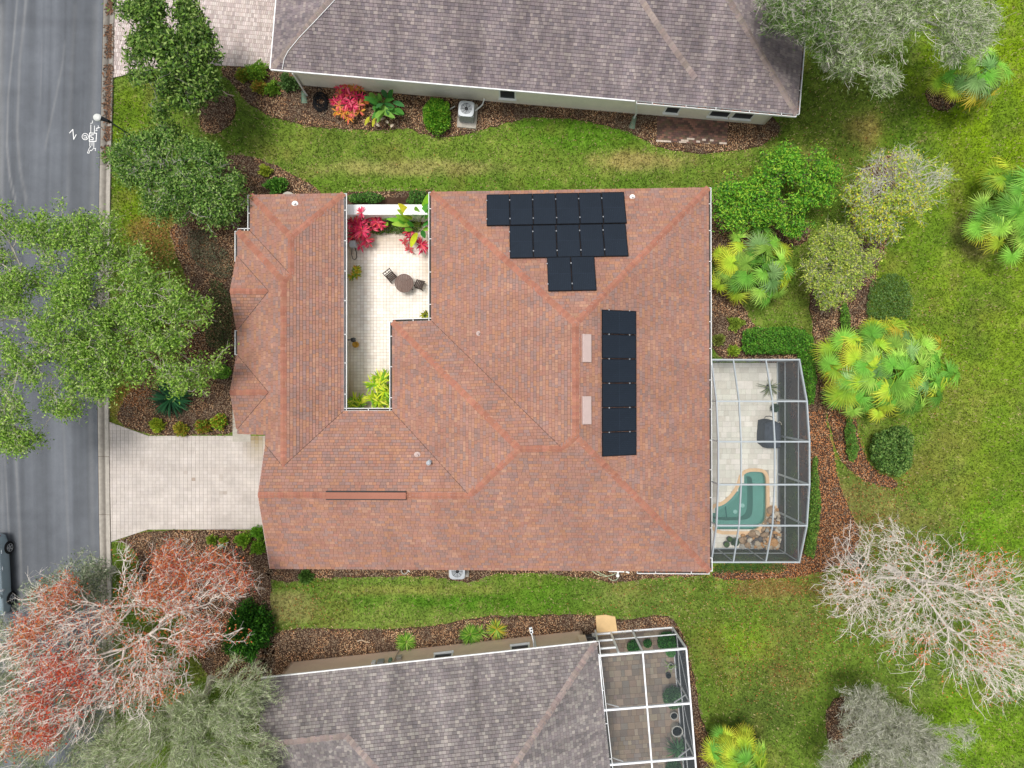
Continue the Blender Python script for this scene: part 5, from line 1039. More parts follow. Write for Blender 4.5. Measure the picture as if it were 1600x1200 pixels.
def grow(root, pts, bf=.35):
    """minimum-cost dendrite through the points: short wire and short paths back to the root"""
    n = len(pts); P_ = np.vstack([root, pts]); par = np.zeros(n+1, int); path = np.zeros(n+1); best = np.linalg.norm(P_-root, axis=1); bp = np.zeros(n+1, int); done = np.zeros(n+1, bool); done[0] = True; order = [0]
    cost = best.copy()+bf*best*0; cost[0] = 1e9; dist = best.copy()
    for _ in range(n):
        i = int(np.argmin(np.where(done, 1e9, cost))); done[i] = True; par[i] = bp[i]; path[i] = path[par[i]]+np.linalg.norm(P_[i]-P_[par[i]]); order.append(i)
        d = np.linalg.norm(P_-P_[i], axis=1); c = d+bf*path[i]; m = (~done) & (c < cost); cost[m] = c[m]; bp[m] = i
    return P_, par, order
def wood(P_, par, order, r_tip, expo, rng, colr, r_max=1, sides=5):
    n = len(P_); w = np.zeros(n); kids = np.zeros(n, int)
    for i in order[1:]: kids[par[i]] += 1
    r = np.zeros(n)
    for i in reversed(order):
        r[i] = max(r[i], r_tip**expo) if kids[i] == 0 else r[i]
        if i: r[par[i]] += r[i]
    r = np.minimum(r**(1/expo), r_max)
    a = P_[par[1:]]; b = P_[1:]; ra = np.minimum(r[par[1:]], r[1:]*1.35); rb = r[1:]; m = len(a); mid = (a+b)/2+rng.normal(size=(m, 3))*(np.linalg.norm(b-a, axis=1)*.06)[:, None]; ring = []
    d = unit(b-a); u = np.where(np.abs(d[:, 2:3]) < .9, np.array([[0, 0, 1.]]), np.array([[1., 0, 0]])); s = unit(np.cross(d, u)); q = np.cross(d, s); V = np.zeros((m, 3, sides, 3))
    for k in range(sides):
        o = s*math.cos(2*math.pi*k/sides)+q*math.sin(2*math.pi*k/sides); V[:, 0, k] = a+o*ra[:, None]; V[:, 1, k] = mid+o*((ra+rb)/2)[:, None]; V[:, 2, k] = b+o*(rb*.8)[:, None]
    fi = [[l*sides+k, l*sides+(k+1) % sides, (l+1)*sides+(k+1) % sides, (l+1)*sides+k] for l in range(2) for k in range(sides)]; f = (np.array(fi)[None]+(np.arange(m)*3*sides)[:, None, None]).reshape(-1, 4)
    c = np.array(colr)*rng.uniform(.8, 1.15, m)[:, None]; return V.reshape(-1, 3), f, np.repeat(c, 3*sides, 0), kids, r
def crown_pts(poly, zlo, zhi, n, rng, dome=.6, gaps=.0, gscale=26, seed=1, low=None, rag=1.0, clus=14, csd=6.5):
    xs = [p[0] for p in poly]; ys = [p[1] for p in poly]; m = n*6; x = rng.uniform(min(xs), max(xs), m); y = rng.uniform(min(ys), max(ys), m); ok = inpoly(x, y, poly)
    if gaps: ok &= fbm(x/gscale, y/gscale, seed) > gaps
    e0 = edgedist(x, y, poly); ok &= e0 > 26*np.clip(fbm(x/15, y/15, seed+5)-.32, 0, 1)*rag     # ragged outline
    if clus:       # nodes gather in sprays with gaps between
        M = max(10, n//clus); sx, sy = x[ok][:M], y[ok][:M]; k = rng.integers(0, M, n); x = sx[k]+rng.normal(0, csd, n)*(1+.6*rng.random(n)); y = sy[k]+rng.normal(0, csd, n)*(1+.6*rng.random(n)); ok = np.ones(n, bool)
    x, y = x[ok][:n], y[ok][:n]; e = edgedist(x, y, poly)*inpoly(x, y, poly); R_ = max(np.percentile(e, 97), 1); k = np.sqrt(np.clip(e/R_, 0, 1)); top = zlo+(zhi-zlo)*(1-dome+dome*k); bot = zlo-(zhi-zlo)*.15*k
    z = bot+(top-bot)*rng.random(len(x))**.55; return Pn(x, y, z)
def tree(name, label, poly, zlo, zhi, base=None, nodes=900, leaves=40000, L=.10, W=.05, pal=None, wts=None, barkc=C(150, 140, 130), r_tip=.012, bf=.35, expo=2.4, up=.7, gaps=0, gscale=26, spread=.22, tipsonly=True, along=False, leaf_gap=None, seed=1, cat='tree', group=None, dome=.6, mat='leaf', trunk_r=.16, twigs=0, sides=4, patch=None, rag=1.0, clus=14, csd=6.5):
    rng = np.random.default_rng(seed); pts = crown_pts(poly, zlo, zhi, nodes, rng, dome, gaps, gscale, seed, None, rag, clus, csd); cen = pts.mean(0)
    b = np.array(tuple(P(*base))) if base else np.array([cen[0], cen[1], 0.]); t = thing(name, label, cat, b, group)
    fork = np.array([b[0]*.75+cen[0]*.25, b[1]*.75+cen[1]*.25, zlo*.42]); P_, par, order = grow(fork, pts, bf)
    v, f, c, kids, r = wood(P_, par, order, r_tip, expo, rng, barkc, trunk_r, sides); tr = MB(); tr.tube([Vector(b)+Vector((0, 0, -.05)), Vector(b*.6+fork*.4)+Vector((.05, .03, 0)), Vector(fork)], [trunk_r*1.5, trunk_r*1.05, trunk_r], 10, barkc); tr.build('trunk', 'bark', t)
    seg = [(v, f, c)]
    if twigs:     # short side twigs off every thin branch
        ids = rng.integers(1, len(P_), twigs); s_ = P_[ids]+(P_[par[ids]]-P_[ids])*rng.random((twigs, 1)); d_ = unit(unit(P_[ids]-P_[par[ids]])+rng.normal(size=(twigs, 3))*.6+np.array([0, 0, .25])); l_ = rng.uniform(.15, .5, (twigs, 1)); e_ = s_+d_*l_
        Q = np.concatenate([s_, e_]); q_par = np.arange(twigs); d = unit(e_-s_); sx = unit(np.cross(d, np.array([0.03, .02, 1.]))); sy = np.cross(d, sx); V = np.zeros((twigs, 2, 3, 3)); rt = r_tip*rng.uniform(.5, .9, (twigs, 1))
        for k in range(3): o = sx*math.cos(2.094*k)+sy*math.sin(2.094*k); V[:, 0, k] = s_+o*rt; V[:, 1, k] = e_+o*rt*.5
        fi = np.array([[k, (k+1) % 3, 3+(k+1) % 3, 3+k] for k in range(3)]); seg.append((V.reshape(-1, 3), (fi[None]+(np.arange(twigs)*6)[:, None, None]).reshape(-1, 4), np.repeat(np.array(barkc)*rng.uniform(.85, 1.2, (twigs, 1)), 6, 0)))
    v, f, c = cat3(seg); part_np('branches', v, f, c, 'bark', t)
    if leaves:
        src = np.where(kids == 0)[0] if tipsonly else np.arange(1, len(P_)); src = src[src > 0]; k = src[rng.integers(0, len(src), leaves)]; tt = rng.random((leaves, 1)); lp_ = P_[k]+(P_[par[k]]-P_[k])*tt*(.9 if not along else 1)+rng.normal(size=(leaves, 3))*np.array([spread, spread, spread*.7])
        if leaf_gap is not None:
            qx, qy = to_px(lp_[:, 0], lp_[:, 1], lp_[:, 2]); keep = leaf_gap(qx, qy, rng); lp_ = lp_[keep]; k = k[keep]
        lp_[:, 2] = np.maximum(lp_[:, 2], .1); dirs = unit(P_[k]-P_[par[k]]) if along else None
        v, f, c = leafcloud(lp_, L, W, pal, rng, up, dirs, .25, wts)
        if patch is not None:
            qx, qy = to_px(lp_[:, 0], lp_[:, 1], lp_[:, 2]); c2_ = patch(qx, qy, rng); mk = ~np.isnan(c2_[:, 0]); cc_ = c.reshape(-1, 4, 3); cc_[mk] = c2_[mk][:, None, :]; c = cc_.reshape(-1, 3)
        part_np('crown', v, f, c, mat, t)
    return t
def near(qx, qy, spots, rng):   # probability mask from blobs (x, y, r, weight)
    p = np.zeros(len(qx))
    for x, y, r, w in spots: p = np.maximum(p, w*np.exp(-((qx-x)**2+(qy-y)**2)/(r*r)))
    return rng.random(len(qx)) < p
S2 = smooth_poly
OAK = [C(136, 176, 62), C(110, 152, 50), C(158, 192, 82), C(84, 120, 44), C(168, 190, 110), C(122, 156, 72)]
oakpoly = S2([(5,325),(50,305),(75,335),(120,322),(140,345),(165,330),(175,380),(215,395),(240,420),(270,400),(310,420),(305,450),(340,470),(330,510),(318,560),(330,580),(300,610),(250,600),(230,590),(190,620),(165,640),(130,635),(110,640),(95,670),(60,690),(35,712),(5,715),(-60,700),(-90,560),(-80,400),(-40,330)], 1)
tree('oak_tree', 'large light-green oak spreading over the street and front yard', oakpoly, 4.6, 7.4, (215, 520), nodes=2600, leaves=80000, L=.15, W=.06, pal=OAK, barkc=C(200, 192, 178), r_tip=.010, bf=.4, expo=2.8, up=.6, gaps=.41, gscale=15, spread=.18, seed=23, trunk_r=.2, twigs=4500, clus=14, csd=8, rag=1.2)
DKG = [C(92, 126, 46), C(70, 102, 40), C(114, 148, 60), C(52, 80, 34), C(142, 166, 90)]
tree('magnolia_tree', 'dark glossy green tree at the end of the pink driveway', S2([(182,-30),(240,-30),(290,0),(318,25),(330,60),(347,95),(335,120),(350,150),(330,190),(290,185),(240,180),(225,165),(185,130),(205,90),(195,45)], 1), 3.4, 5.6, (285, 125), 1000, 26000, .21, .09, DKG, None, C(150, 146, 138), .012, .3, 2.4, .7, .42, 22, .17, True, False, None, 31, mat='glossleaf', clus=18, csd=6.0, rag=1.4, twigs=900)
tree('bay_tree', 'rounded green tree with pale twigs showing, above the front left corner', S2([(165,215),(200,192),(250,200),(310,215),(345,240),(372,275),(380,320),(365,345),(310,350),(265,345),(215,315),(185,265),(160,250)], 1), 2.6, 4.4, (288, 282), 1100, 46000, .15, .062, [C(100, 140, 54), C(76, 114, 44), C(126, 162, 74), C(56, 90, 38), C(152, 178, 100)], None, C(206, 202, 192), .011, .45, 2.9, .7, .36, 20, .17, True, False, lambda x, y, r: ~near(x, y, [(225,250,26,.85),(255,255,26,.85),(210,262,22,.8),(245,295,24,.8),(275,250,20,.6)], r), 32, mat='glossleaf', twigs=1200, clus=16, csd=6.0, rag=1.3)
REDS = [C(192, 104, 68), C(178, 84, 60), C(202, 126, 80), C(160, 72, 56), C(186, 116, 66)]
maplepoly = S2([(60,905),(95,890),(130,925),(175,930),(205,890),(185,855),(215,845),(260,850),(300,830),(350,850),(395,880),(400,920),(385,950),(400,985),(350,1005),(320,1030),(290,1050),(290,1085),(250,1110),(215,1135),(170,1120),(130,1150),(80,1165),(40,1190),(-40,1200),(-50,1020),(10,985),(20,950)], 1)
RSP = [(255,870,40,1),(330,865,45,.95),(280,905,35,.95),(370,900,30,.8),(240,925,26,.7),(110,900,26,.9),(150,925,26,.7),(90,940,34,.8),(50,985,36,.9),(90,1060,46,1.0),(120,1075,30,1),(60,1100,40,.8),(30,1160,40,.9),(70,1150,30,.8),(370,975,34,.8),(340,990,26,.6),(265,1090,22,.9),(200,1050,60,.3),(180,990,90,.3),(240,970,80,.3),(310,1000,36,.5)]
tree('red_maple', 'half-bare maple with red leaves and whitish branches, below the driveway', maplepoly, 4.2, 7.0, (292, 925), 4200, 52000, .115, .06, REDS, None, C(238, 230, 220), .0085, .5, 2.9, .8, .40, 26, .14, False, False, lambda x, y, r: near(x, y, RSP, r), 41, trunk_r=.13, twigs=8500, patch=lambda x, y, r: np.where(((np.hypot((x-90)/90, (y-1090)/90) < 1) & (r.random(len(x)) < .7))[:, None], np.array(C(186, 76, 52))*r.uniform(.75, 1.2, (len(x), 1)), np.nan), clus=12, csd=8, rag=1.4)
MOSS = [C(178, 190, 146), C(152, 168, 118), C(196, 204, 168), C(126, 146, 92), C(160, 172, 136)]
tree('cypress_tree', 'feathery grey-green tree at the bottom left corner', S2([(120,1180),(170,1140),(230,1120),(290,1070),(330,1045),(380,1030),(415,1060),(440,1075),(425,1120),(445,1150),(430,1200),(440,1260),(100,1270),(90,1220)], 1), 3.6, 5.6, (330, 1060), 2000, 46000, .30, .022, MOSS, None, C(190, 186, 170), .009, .7, 2.9, .6, .34, 24, .13, False, True, None, 51, twigs=5000, clus=10, csd=8, rag=1.5)
tree('understorey_tree', 'grey-green feathery tree beneath the red maple at the left edge', S2([(-40,960),(40,940),(110,985),(180,985),(250,1000),(290,1040),(250,1100),(200,1150),(160,1200),(120,1260),(-40,1260)], 1), 2.6, 4.0, (215, 1040), 1300, 26000, .26, .026, [C(150, 162, 122), C(128, 144, 100), C(170, 180, 146), C(108, 128, 80)], None, C(176, 172, 158), .009, .6, 2.9, .6, .34, 24, .15, False, True, None, 57, twigs=3000, clus=10, csd=8, rag=1.4)
tree('scrub_tree', 'thin grey-green sapling beside the street, behind the red maple', S2([(80,880),(120,865),(160,860),(172,890),(165,930),(130,950),(60,960),(30,950),(40,915)], 1), 2.4, 3.8, (175, 890), 380, 7000, .16, .05, [C(150, 160, 132), C(126, 140, 108), C(170, 178, 152), C(108, 128, 96)], None, C(186, 184, 172), .009, .3, 2.4, .6, .32, 14, .16, False, False, None, 53, twigs=500, clus=10, csd=7)
GREYP = [C(150, 172, 112), C(126, 152, 88), C(174, 190, 140), C(108, 134, 72), C(140, 158, 108), C(190, 200, 166)]
tree('grey_moss_tree', 'big grey-green feathery tree over the top right roof corner', S2([(1185,-20),(1215,-40),(1560,-50),(1550,30),(1540,80),(1500,105),(1450,110),(1400,115),(1370,150),(1330,155),(1320,130),(1270,95),(1245,75),(1215,55),(1195,20)], 1), 4.8, 7.8, (1290, 105), 3000, 50000, .22, .034, GREYP, None, C(226, 221, 210), .009, .6, 2.9, .6, .47, 24, .15, False, True, None, 61, trunk_r=.15, twigs=9000, patch=lambda x, y, r: np.where(((np.hypot((x-1235)/75, (y-45)/70) < 1) & (r.random(len(x)) < .8))[:, None], np.array(C(96, 128, 58))*r.uniform(.7, 1.25, (len(x), 1)), np.nan), clus=12, csd=8, rag=1.6)
YLW = [C(182, 200, 66), C(158, 186, 62), C(200, 208, 80), C(128, 164, 56), C(206, 196, 66)]
tree('crape_myrtle', 'half-bare shrub tree with grey twigs and yellow-green leaves', S2([(1335,270),(1355,245),(1410,225),(1440,240),(1455,262),(1490,265),(1480,285),(1455,310),(1440,345),(1400,360),(1360,375),(1335,350),(1325,310)], 1), 2.6, 4.4, (1385, 325), 1200, 15000, .13, .075, YLW, None, C(222, 220, 210), .008, .6, 2.9, .7, .38, 18, .12, True, False, lambda x, y, r: (r.random(len(x)) < np.clip((y-225)/110, .25, 1)) & ~near(x, y, [(1375,280,30,.8),(1455,280,28,.85),(1360,300,22,.7)], r), 71, twigs=4200, clus=12, csd=6, rag=1.4)
tree('yellow_shrub_tree', 'yellow-green small tree with fine grey twigs beside the palms', S2([(1270,375),(1300,352),(1340,350),(1362,385),(1368,420),(1335,450),(1325,480),(1290,478),(1262,455),(1262,410)], 1), 2.2, 3.7, (1310, 425), 900, 11500, .12, .065, [C(176, 192, 80), C(150, 174, 72), C(196, 204, 96), C(126, 154, 64)], None, C(196, 188, 172), .008, .5, 2.9, .7, .36, 16, .12, True, False, None, 72, twigs=2200, clus=14, csd=5.5, rag=1.3)
tree('bare_tree', 'leafless tree with whitish branches and few red leaves on the right lawn', S2([(1285,900),(1310,870),(1330,815),(1345,800),(1375,825),(1400,805),(1420,850),(1470,830),(1500,850),(1560,860),(1600,890),(1660,900),(1680,1060),(1600,1105),(1575,1110),(1540,1100),(1520,1075),(1480,1060),(1440,1040),(1425,1075),(1400,1060),(1395,1020),(1370,995),(1320,985),(1300,960),(1275,930)], 1), 3.8, 6.6, (1385, 885), 3300, 16000, .11, .065, [C(206, 116, 66), C(196, 92, 56), C(190, 126, 66), C(214, 132, 84)], None, C(240, 231, 222), .0072, .55, 2.9, .8, .36, 28, .14, False, False, lambda x, y, r: near(x, y, [(1545,870,40,.9),(1440,1025,30,.8),(1430,1040,40,.6),(1330,900,18,.5),(1550,1010,40,.5),(1480,1075,25,.5),(1560,1120,30,.7),(1450,860,20,.5),(1470,950,160,.07)], r), 81, trunk_r=.12, twigs=9000, clus=10, csd=10, rag=1.5)
tree('mossy_shrub_tree', 'low silvery grey tree hung with moss at the bottom right', S2([(1310,1085),(1335,1065),(1370,1070),(1395,1095),(1420,1105),(1450,1130),(1500,1135),(1520,1145),(1490,1170),(1500,1210),(1480,1240),(1300,1240),(1280,1190),(1300,1155),(1318,1130)], 1), 2.4, 4.2, (1350, 1115), 1400, 32000, .30, .022, [C(186, 188, 168), C(164, 168, 144), C(206, 206, 190), C(140, 148, 116), C(176, 176, 160)], None, C(198, 196, 186), .008, .6, 2.9, .6, .38, 20, .12, False, True, None, 91, twigs=4500, clus=10, csd=7, rag=1.6)

# shrubs and hedges: leaf clouds filling a shaped volume
def shrub(name, label, px, py, rx, ry, h, leaves, L, W, pal, seed, cat='shrub', group=None, flat=.35, mat='leaf', z0=.0, up=.5, wts=None, bum=.75):
    rng = np.random.default_rng(seed); t = thing(name, label, cat, P(px, py, z0), group); n = leaves; sc = H/F
    d = unit(rng.normal(size=(n, 3))); d[:, 2] = np.abs(d[:, 2]); rr_ = rng.random(n)**.33; bumps = 1+bum*(fbm(d[:, 0]*2.6+seed, d[:, 1]*2.6+d[:, 2]*2, seed)-.5)*2
    q = d*rr_[:, None]*bumps[:, None]; zz = np.sign(q[:, 2])*np.abs(q[:, 2])**(1-flat); c0 = P(px, py, h*.5); pts = np.stack([c0.x+q[:, 0]*rx*sc, c0.y+q[:, 1]*ry*sc, z0+.06+zz*h], -1)
    v, f, c = leafcloud(pts, L, W, pal, rng, up, d+np.array([0, 0, .3]), .28, wts); part_np('foliage', v, f, c, mat, t)
    m_ = MB(); rr2 = random.Random(seed); b0 = P(px, py, 0)
    for k in range(6): a = rr2.uniform(0, 6.28); m_ = MB(); m_.tube([(c0.x, c0.y, z0), (c0.x+.5*rx*sc*math.cos(a), c0.y+.5*ry*sc*math.sin(a), z0+h*.6)], [.02, .008], 5, C(110, 92, 76)); m_.build('stem', 'bark', t)
    return t
def hedge(name, label, poly, h, dens, L, W, pal, seed, cat='hedge', mat='leaf', z0=0, up=.5):
    rng = np.random.default_rng(seed); poly = [(x+(k-.5)*9, y+(j-.5)*9) for (x, y), k, j in zip(ragged(poly, seed), fbm(np.arange(999)/3., np.arange(999)*0., seed), fbm(np.arange(999)/3., np.arange(999)*0.+7, seed))] if h < .6 else [(x+(k-.5)*9, y+(j-.5)*9) for (x, y), k, j in zip(smooth_poly(poly, 3), fbm(np.arange(999)/2.5, np.arange(999)*0., seed), fbm(np.arange(999)/2.5, np.arange(999)*0.+7, seed))]; xs = [p[0] for p in poly]; ys = [p[1] for p in poly]; ar = (max(xs)-min(xs))*(max(ys)-min(ys))/900; n = int(ar*dens); x = rng.uniform(min(xs), max(xs), n); y = rng.uniform(min(ys), max(ys), n); ok = inpoly(x, y, poly); x, y = x[ok], y[ok]
    cx = sum(xs)/len(xs); cy = sum(ys)/len(ys); t = thing(name, label, cat, P(cx, cy, z0)); e = edgedist(x, y, poly)/8; top = h*np.clip(.35+.65*np.sqrt(np.clip(e, 0, 1)), 0, 1)*(.55+.9*fbm(x/6, y/6, seed)); z = top*rng.random(len(x))**.3; pts = Pn(x, y, z); pts[:, 2] += z0+.04
    v, f, c = leafcloud(pts, L, W, pal, rng, up, None, .28); part_np('foliage', v, f, c, mat, t); m_ = MB()
    k = rng.integers(0, len(x), 14)
    for i in k: p = pts[i]; m_.tube([(p[0], p[1], 0), (p[0]+.03, p[1]+.02, h*.6)], [.018, .008], 4, C(110, 92, 76))
    tag(m_.build('stems', 'bark', t), kind='stuff'); return t
BRG = [C(108, 172, 46), C(80, 142, 38), C(138, 194, 62), C(54, 106, 30), C(158, 190, 60)]
MID = [C(84, 132, 52), C(66, 112, 44), C(108, 152, 66), C(50, 90, 40)]
tree('leafy_bush', 'large bright-green bush at the upper right house corner', S2([(1112,300),(1128,262),(1160,265),(1190,240),(1230,232),(1270,240),(1305,240),(1310,280),(1300,320),(1275,345),(1240,365),(1200,350),(1160,350),(1125,370),(1110,340)], 1), 1.7, 3.0, (1205, 300), 900, 22000, .17, .06, BRG, None, C(120, 110, 88), .010, .3, 2.4, .7, .43, 14, .13, False, False, None, 101, cat='bush', mat='glossleaf', clus=12, csd=5.5, rag=1.8)
hedge('clipped_hedge', 'bright-green clipped hedge bending round the pool cage corner', [(1158,520),(1170,512),(1230,511),(1258,514),(1273,530),(1275,560),(1275,600),(1272,632),(1262,632),(1256,600),(1250,575),(1246,556),(1235,554),(1170,556),(1158,545)], 1.0, 1500, .10, .05, [C(96, 156, 48), C(76, 134, 42), C(120, 172, 60), C(54, 104, 36)], 111)
hedge('narrow_hedge', 'long narrow green hedge along the pool cage east wall', [(1268,715),(1277,712),(1281,760),(1280,830),(1274,868),(1256,870),(1258,840),(1266,790)], .9, 1500, .10, .05, [C(110, 150, 58), C(84, 128, 46), C(132, 166, 72), C(60, 98, 40)], 112)
hedge('round_hedge', 'dark green rounded hedge below the big fan palm', [(1356,690),(1380,668),(1420,664),(1428,690),(1424,725),(1405,748),(1385,742),(1362,722)], 1.1, 1000, .15, .075, [C(108, 144, 66), C(84, 120, 54), C(134, 164, 86), C(62, 94, 44)], 113)
hedge('sliver_hedge', 'thin upright hedge strip left of the dark rounded hedge', [(1320,650),(1334,655),(1341,690),(1339,722),(1328,722),(1320,690)], .8, 1700, .09, .045, [C(96, 142, 54), C(74, 118, 44), C(116, 158, 66)], 114)
hedge('sliver_hedge', 'thin hedge strip between the yellow shrub tree and big fan palm', [(1310,482),(1322,470),(1330,490),(1328,520),(1316,520)], .8, 1700, .09, .045, [C(100, 150, 54), C(78, 128, 46), C(126, 170, 62)], 115)
hedge('ground_cover', 'low dark-green ground cover above the big fan palm', [(1362,435),(1400,425),(1425,450),(1428,490),(1400,505),(1370,515),(1352,500),(1355,465)], .40, 620, .10, .05, [C(104, 138, 72), C(88, 124, 60), C(122, 152, 86), C(72, 106, 50)], 116, 'ground cover')
hedge('ground_cover', 'grey-green ground cover beside the upper front gable', [(288,365),(318,355),(350,385),(364,410),(362,440),(330,425),(305,410)], .35, 600, .08, .04, [C(112, 116, 92), C(92, 100, 76), C(128, 130, 106), C(80, 88, 66)], 117, 'ground cover')
hedge('ground_cover', 'dark green ground cover between the two front gables', [(325,430),(362,445),(366,540),(335,552),(318,520),(325,480)], .35, 700, .08, .04, [C(92, 112, 66), C(76, 96, 54), C(108, 124, 82), C(64, 82, 48)], 118, 'ground cover')
hedge('clipped_hedge', 'small bright clipped hedge by the lower front gable', [(326,573),(360,570),(364,590),(330,592)], .8, 1700, .09, .045, [C(104, 160, 50), C(80, 134, 42), C(128, 178, 64)], 119)
hedge('low_hedge', 'low hedge on the lawn side of the white courtyard wall', [(545,303),(600,301),(602,318),(545,319)], .7, 1500, .10, .05, MID, 120)
hedge('low_hedge', 'low hedge beside the big-leaved plant outside the courtyard wall', [(640,299),(668,298),(668,318),(632,318)], .7, 1500, .10, .05, MID, 121)
hedge('bed_greenery', 'low green plants under the red foliage inside the courtyard', [(562,345),(655,345),(660,364),(600,366),(575,364)], .4, 1300, .09, .045, [C(88, 130, 46), C(70, 108, 40), C(120, 150, 60)], 122, 'plants')
hedge('green_rug', 'dark green turf mat below the pool cage', [(1113,879),(1200,879),(1231,880),(1230,892),(1200,897),(1113,897)], .10, 1500, .06, .03, [C(74, 112, 52), C(62, 100, 46), C(86, 122, 60)], 123, 'turf')
shrub('clipped_shrub', 'bright-green rounded clipped shrub left of the grey air conditioner', 683, 181, 22, 27, 1.05, 9000, .09, .05, BRG, 131, mat='glossleaf', flat=.5, bum=.2)
shrub('dark_bush', 'dark green bush between the red maple and the lower lawn', 385, 988, 34, 42, 1.8, 14000, .15, .07, [C(70, 128, 42), C(52, 102, 36), C(92, 150, 50), C(38, 78, 30)], 132)
for i, (x, y, r, h, pal, lab) in enumerate([
 (400,112,16,.7,[C(120,160,54),C(92,134,46),C(150,180,66)],'green shrub below the pink driveway edge'),(380,118,11,.5,[C(140,164,56),C(170,150,60),C(104,134,48)],'small yellow-green shrub at the edge of the mulch by the pink driveway'),
 (405,135,13,.5,[C(170,130,60),C(150,156,58),C(120,140,52)],'orange-tinged shrub below the pink driveway edge'),(424,138,13,.55,[C(126,160,56),C(98,136,46)],'round green shrub at the corner of the upper grey roof'),
 (452,128,15,.7,[C(86,118,62),C(70,102,52),C(104,134,76)],'dull green shrub under the upper left eave corner'),(431,290,17,.8,[C(84,136,50),C(64,112,42),C(108,156,60)],'dark green shrub above the left wing roof'),(416,266,10,.4,[C(166,176,60),C(140,158,56)],'small yellow-green shrub above the left wing roof'),
 (247,664,11,.45,[C(160,180,50),C(130,160,48),C(186,190,70)],'yellow-green shrub leftmost along the driveway top edge'),(284,671,11,.45,[C(150,156,54),C(120,140,46),C(176,150,60)],'olive shrub second from the left along the driveway top edge'),(318,667,12,.5,[C(132,156,50),C(170,120,56),C(110,140,44)],'orange-flecked shrub third along the driveway top edge'),(341,660,13,.55,[C(118,166,46),C(150,176,54),C(176,140,58)],'green shrub nearest the house along the driveway top edge'),
 (380,843,13,.55,[C(124,168,48),C(100,142,42),C(150,182,60)],'green shrub below the driveway, left of the garage corner'),(404,832,11,.6,[C(110,160,46),C(88,136,40)],'green shrub at the garage corner beside the driveway'),(404,856,12,.6,[C(116,162,48),C(92,136,42),C(140,176,58)],'green shrub against the garage wall below the driveway'),(350,845,7,.35,[C(150,176,56),C(120,150,48)],'tiny green shrub beside the green utility box'),(331,843,8,.35,[C(140,160,56),C(112,140,50)],'tiny shrub under the red maple twigs'),
 (478,901,11,.25,[C(86,120,50),C(70,104,44)],'low dark plant under the lower terracotta eave near the garage'),(1146,548,9,.4,[C(150,172,56),C(120,150,48)],'small yellow-green plant left of the clipped hedge'),(1122,530,10,.45,[C(130,140,66),C(110,120,56)],'scraggly plant at the house wall above the pool cage'),(1150,506,12,.35,[C(140,160,60),C(112,136,50)],'low plant below the left fan palm'),(1340,880,14,.8,[C(110,126,96),C(88,106,78),C(130,140,112)],'grey-green shrub under the bare tree'),(405,975,7,.4,[C(140,180,50),C(116,160,44)],'lime-green sprig beside the dark bush')]):
    shrub('small_shrub', lab, x, y, r, r*.9, h, int(300+r*r*5), .13, .07, [tuple(min(.9, q*1.15) for q in w) for w in pal], 140+i, group='small garden shrubs', mat='glossleaf')
# rosettes and grassy clumps
def clump(name, label, px, py, n, L, W, pal, seed, cat='plant', z=.03, elev=(.25, 1.2), droop=.55, shape='blade', group=None, mat='glossleaf', part='leaves'):
    rng = np.random.default_rng(seed); p = P(px, py, z); t = thing(name, label, cat, p, group); v, f, c = blades(n, p, L, W, rng, elev, droop, pal, None, .03, 4, shape); part_np(part, v, f, c, mat, t); return t
LIR = [C(104, 156, 44), C(132, 176, 60), C(80, 130, 40), C(160, 190, 90)]
clump('lily_clump', 'spiky green lily clump against the tan wall, leftmost of three', 635, 1003, 150, .62, .045, LIR, 201, group='lily clumps along the tan wall'); clump('lily_clump', 'spiky green lily clump against the tan wall, middle of three', 735, 991, 170, .66, .045, LIR, 202, group='lily clumps along the tan wall'); clump('lily_clump', 'yellowish lily clump against the tan wall, rightmost of three', 776, 983, 130, .62, .045, LIR+[C(206, 186, 60), C(190, 180, 70)], 203, group='lily clumps along the tan wall'); clump('lily_clump', 'small lily tuft touching the middle clump by the tan wall', 750, 988, 50, .5, .04, LIR, 204)
clump('cycad', 'dark green cycad with a spread rosette under the oak edge', 268, 622, 120, 1.15, .10, [C(46, 104, 62), C(36, 86, 52), C(60, 120, 74), C(30, 70, 44)], 205, 'cycad', .15, (.12, .9), .35)
TI = [C(206, 40, 92), C(226, 70, 110), C(184, 34, 72), C(232, 110, 130), C(170, 30, 66), C(214, 86, 84)]
def ti_plant(name, label, spots, pal, seed, group=None, L=.36):
    rng = np.random.default_rng(seed); x0 = sum(s[0] for s in spots)/len(spots); y0 = sum(s[1] for s in spots)/len(spots); b = P(x0, y0, .03); t = thing(name, label, 'plant', b, group)
    for x, y, z, k in spots:
        p = P(x, y, z); v, f, c = blades(int(16*k), p, L*k**.5, .075, rng, (.05, 1.1), .35, pal, None, .02, 4, 'oval'); part_np('leaf_rosette', v, f, c, 'glossleaf', t); m_ = MB(); m_.tube([(b.x*.5+p.x*.5, b.y*.5+p.y*.5, .03), tuple(p)], .015, 5, C(120, 90, 80)); m_.build('stem', 'bark', t)
    return t
ti_plant('ti_plant', 'magenta ti plant clump in the upper left courtyard corner', [(552,348,1.1,1.2),(560,352,1.2,1.4),(566,361,1.2,1.6),(556,364,1.0,1.3),(571,374,.9,1.2),(553,372,.8,1.0),(564,384,.7,.8),(577,380,.6,.6),(568,345,1.0,.9),(565,332,1.9,.7)], TI, 211, L=.42)
ti_plant('ti_plant', 'magenta ti plant in the middle of the courtyard planting bed', [(590,347,1.0,1.4),(596,352,.9,1.1),(582,358,.8,.9),(586,344,.9,.9)], TI, 212)
ti_plant('ti_plant', 'magenta ti plant at the right courtyard wall', [(658,382,.9,1.5),(661,388,.8,1.2),(639,362,1.0,1.0),(641,370,.9,.9)], TI+[C(150, 20, 60)], 213)
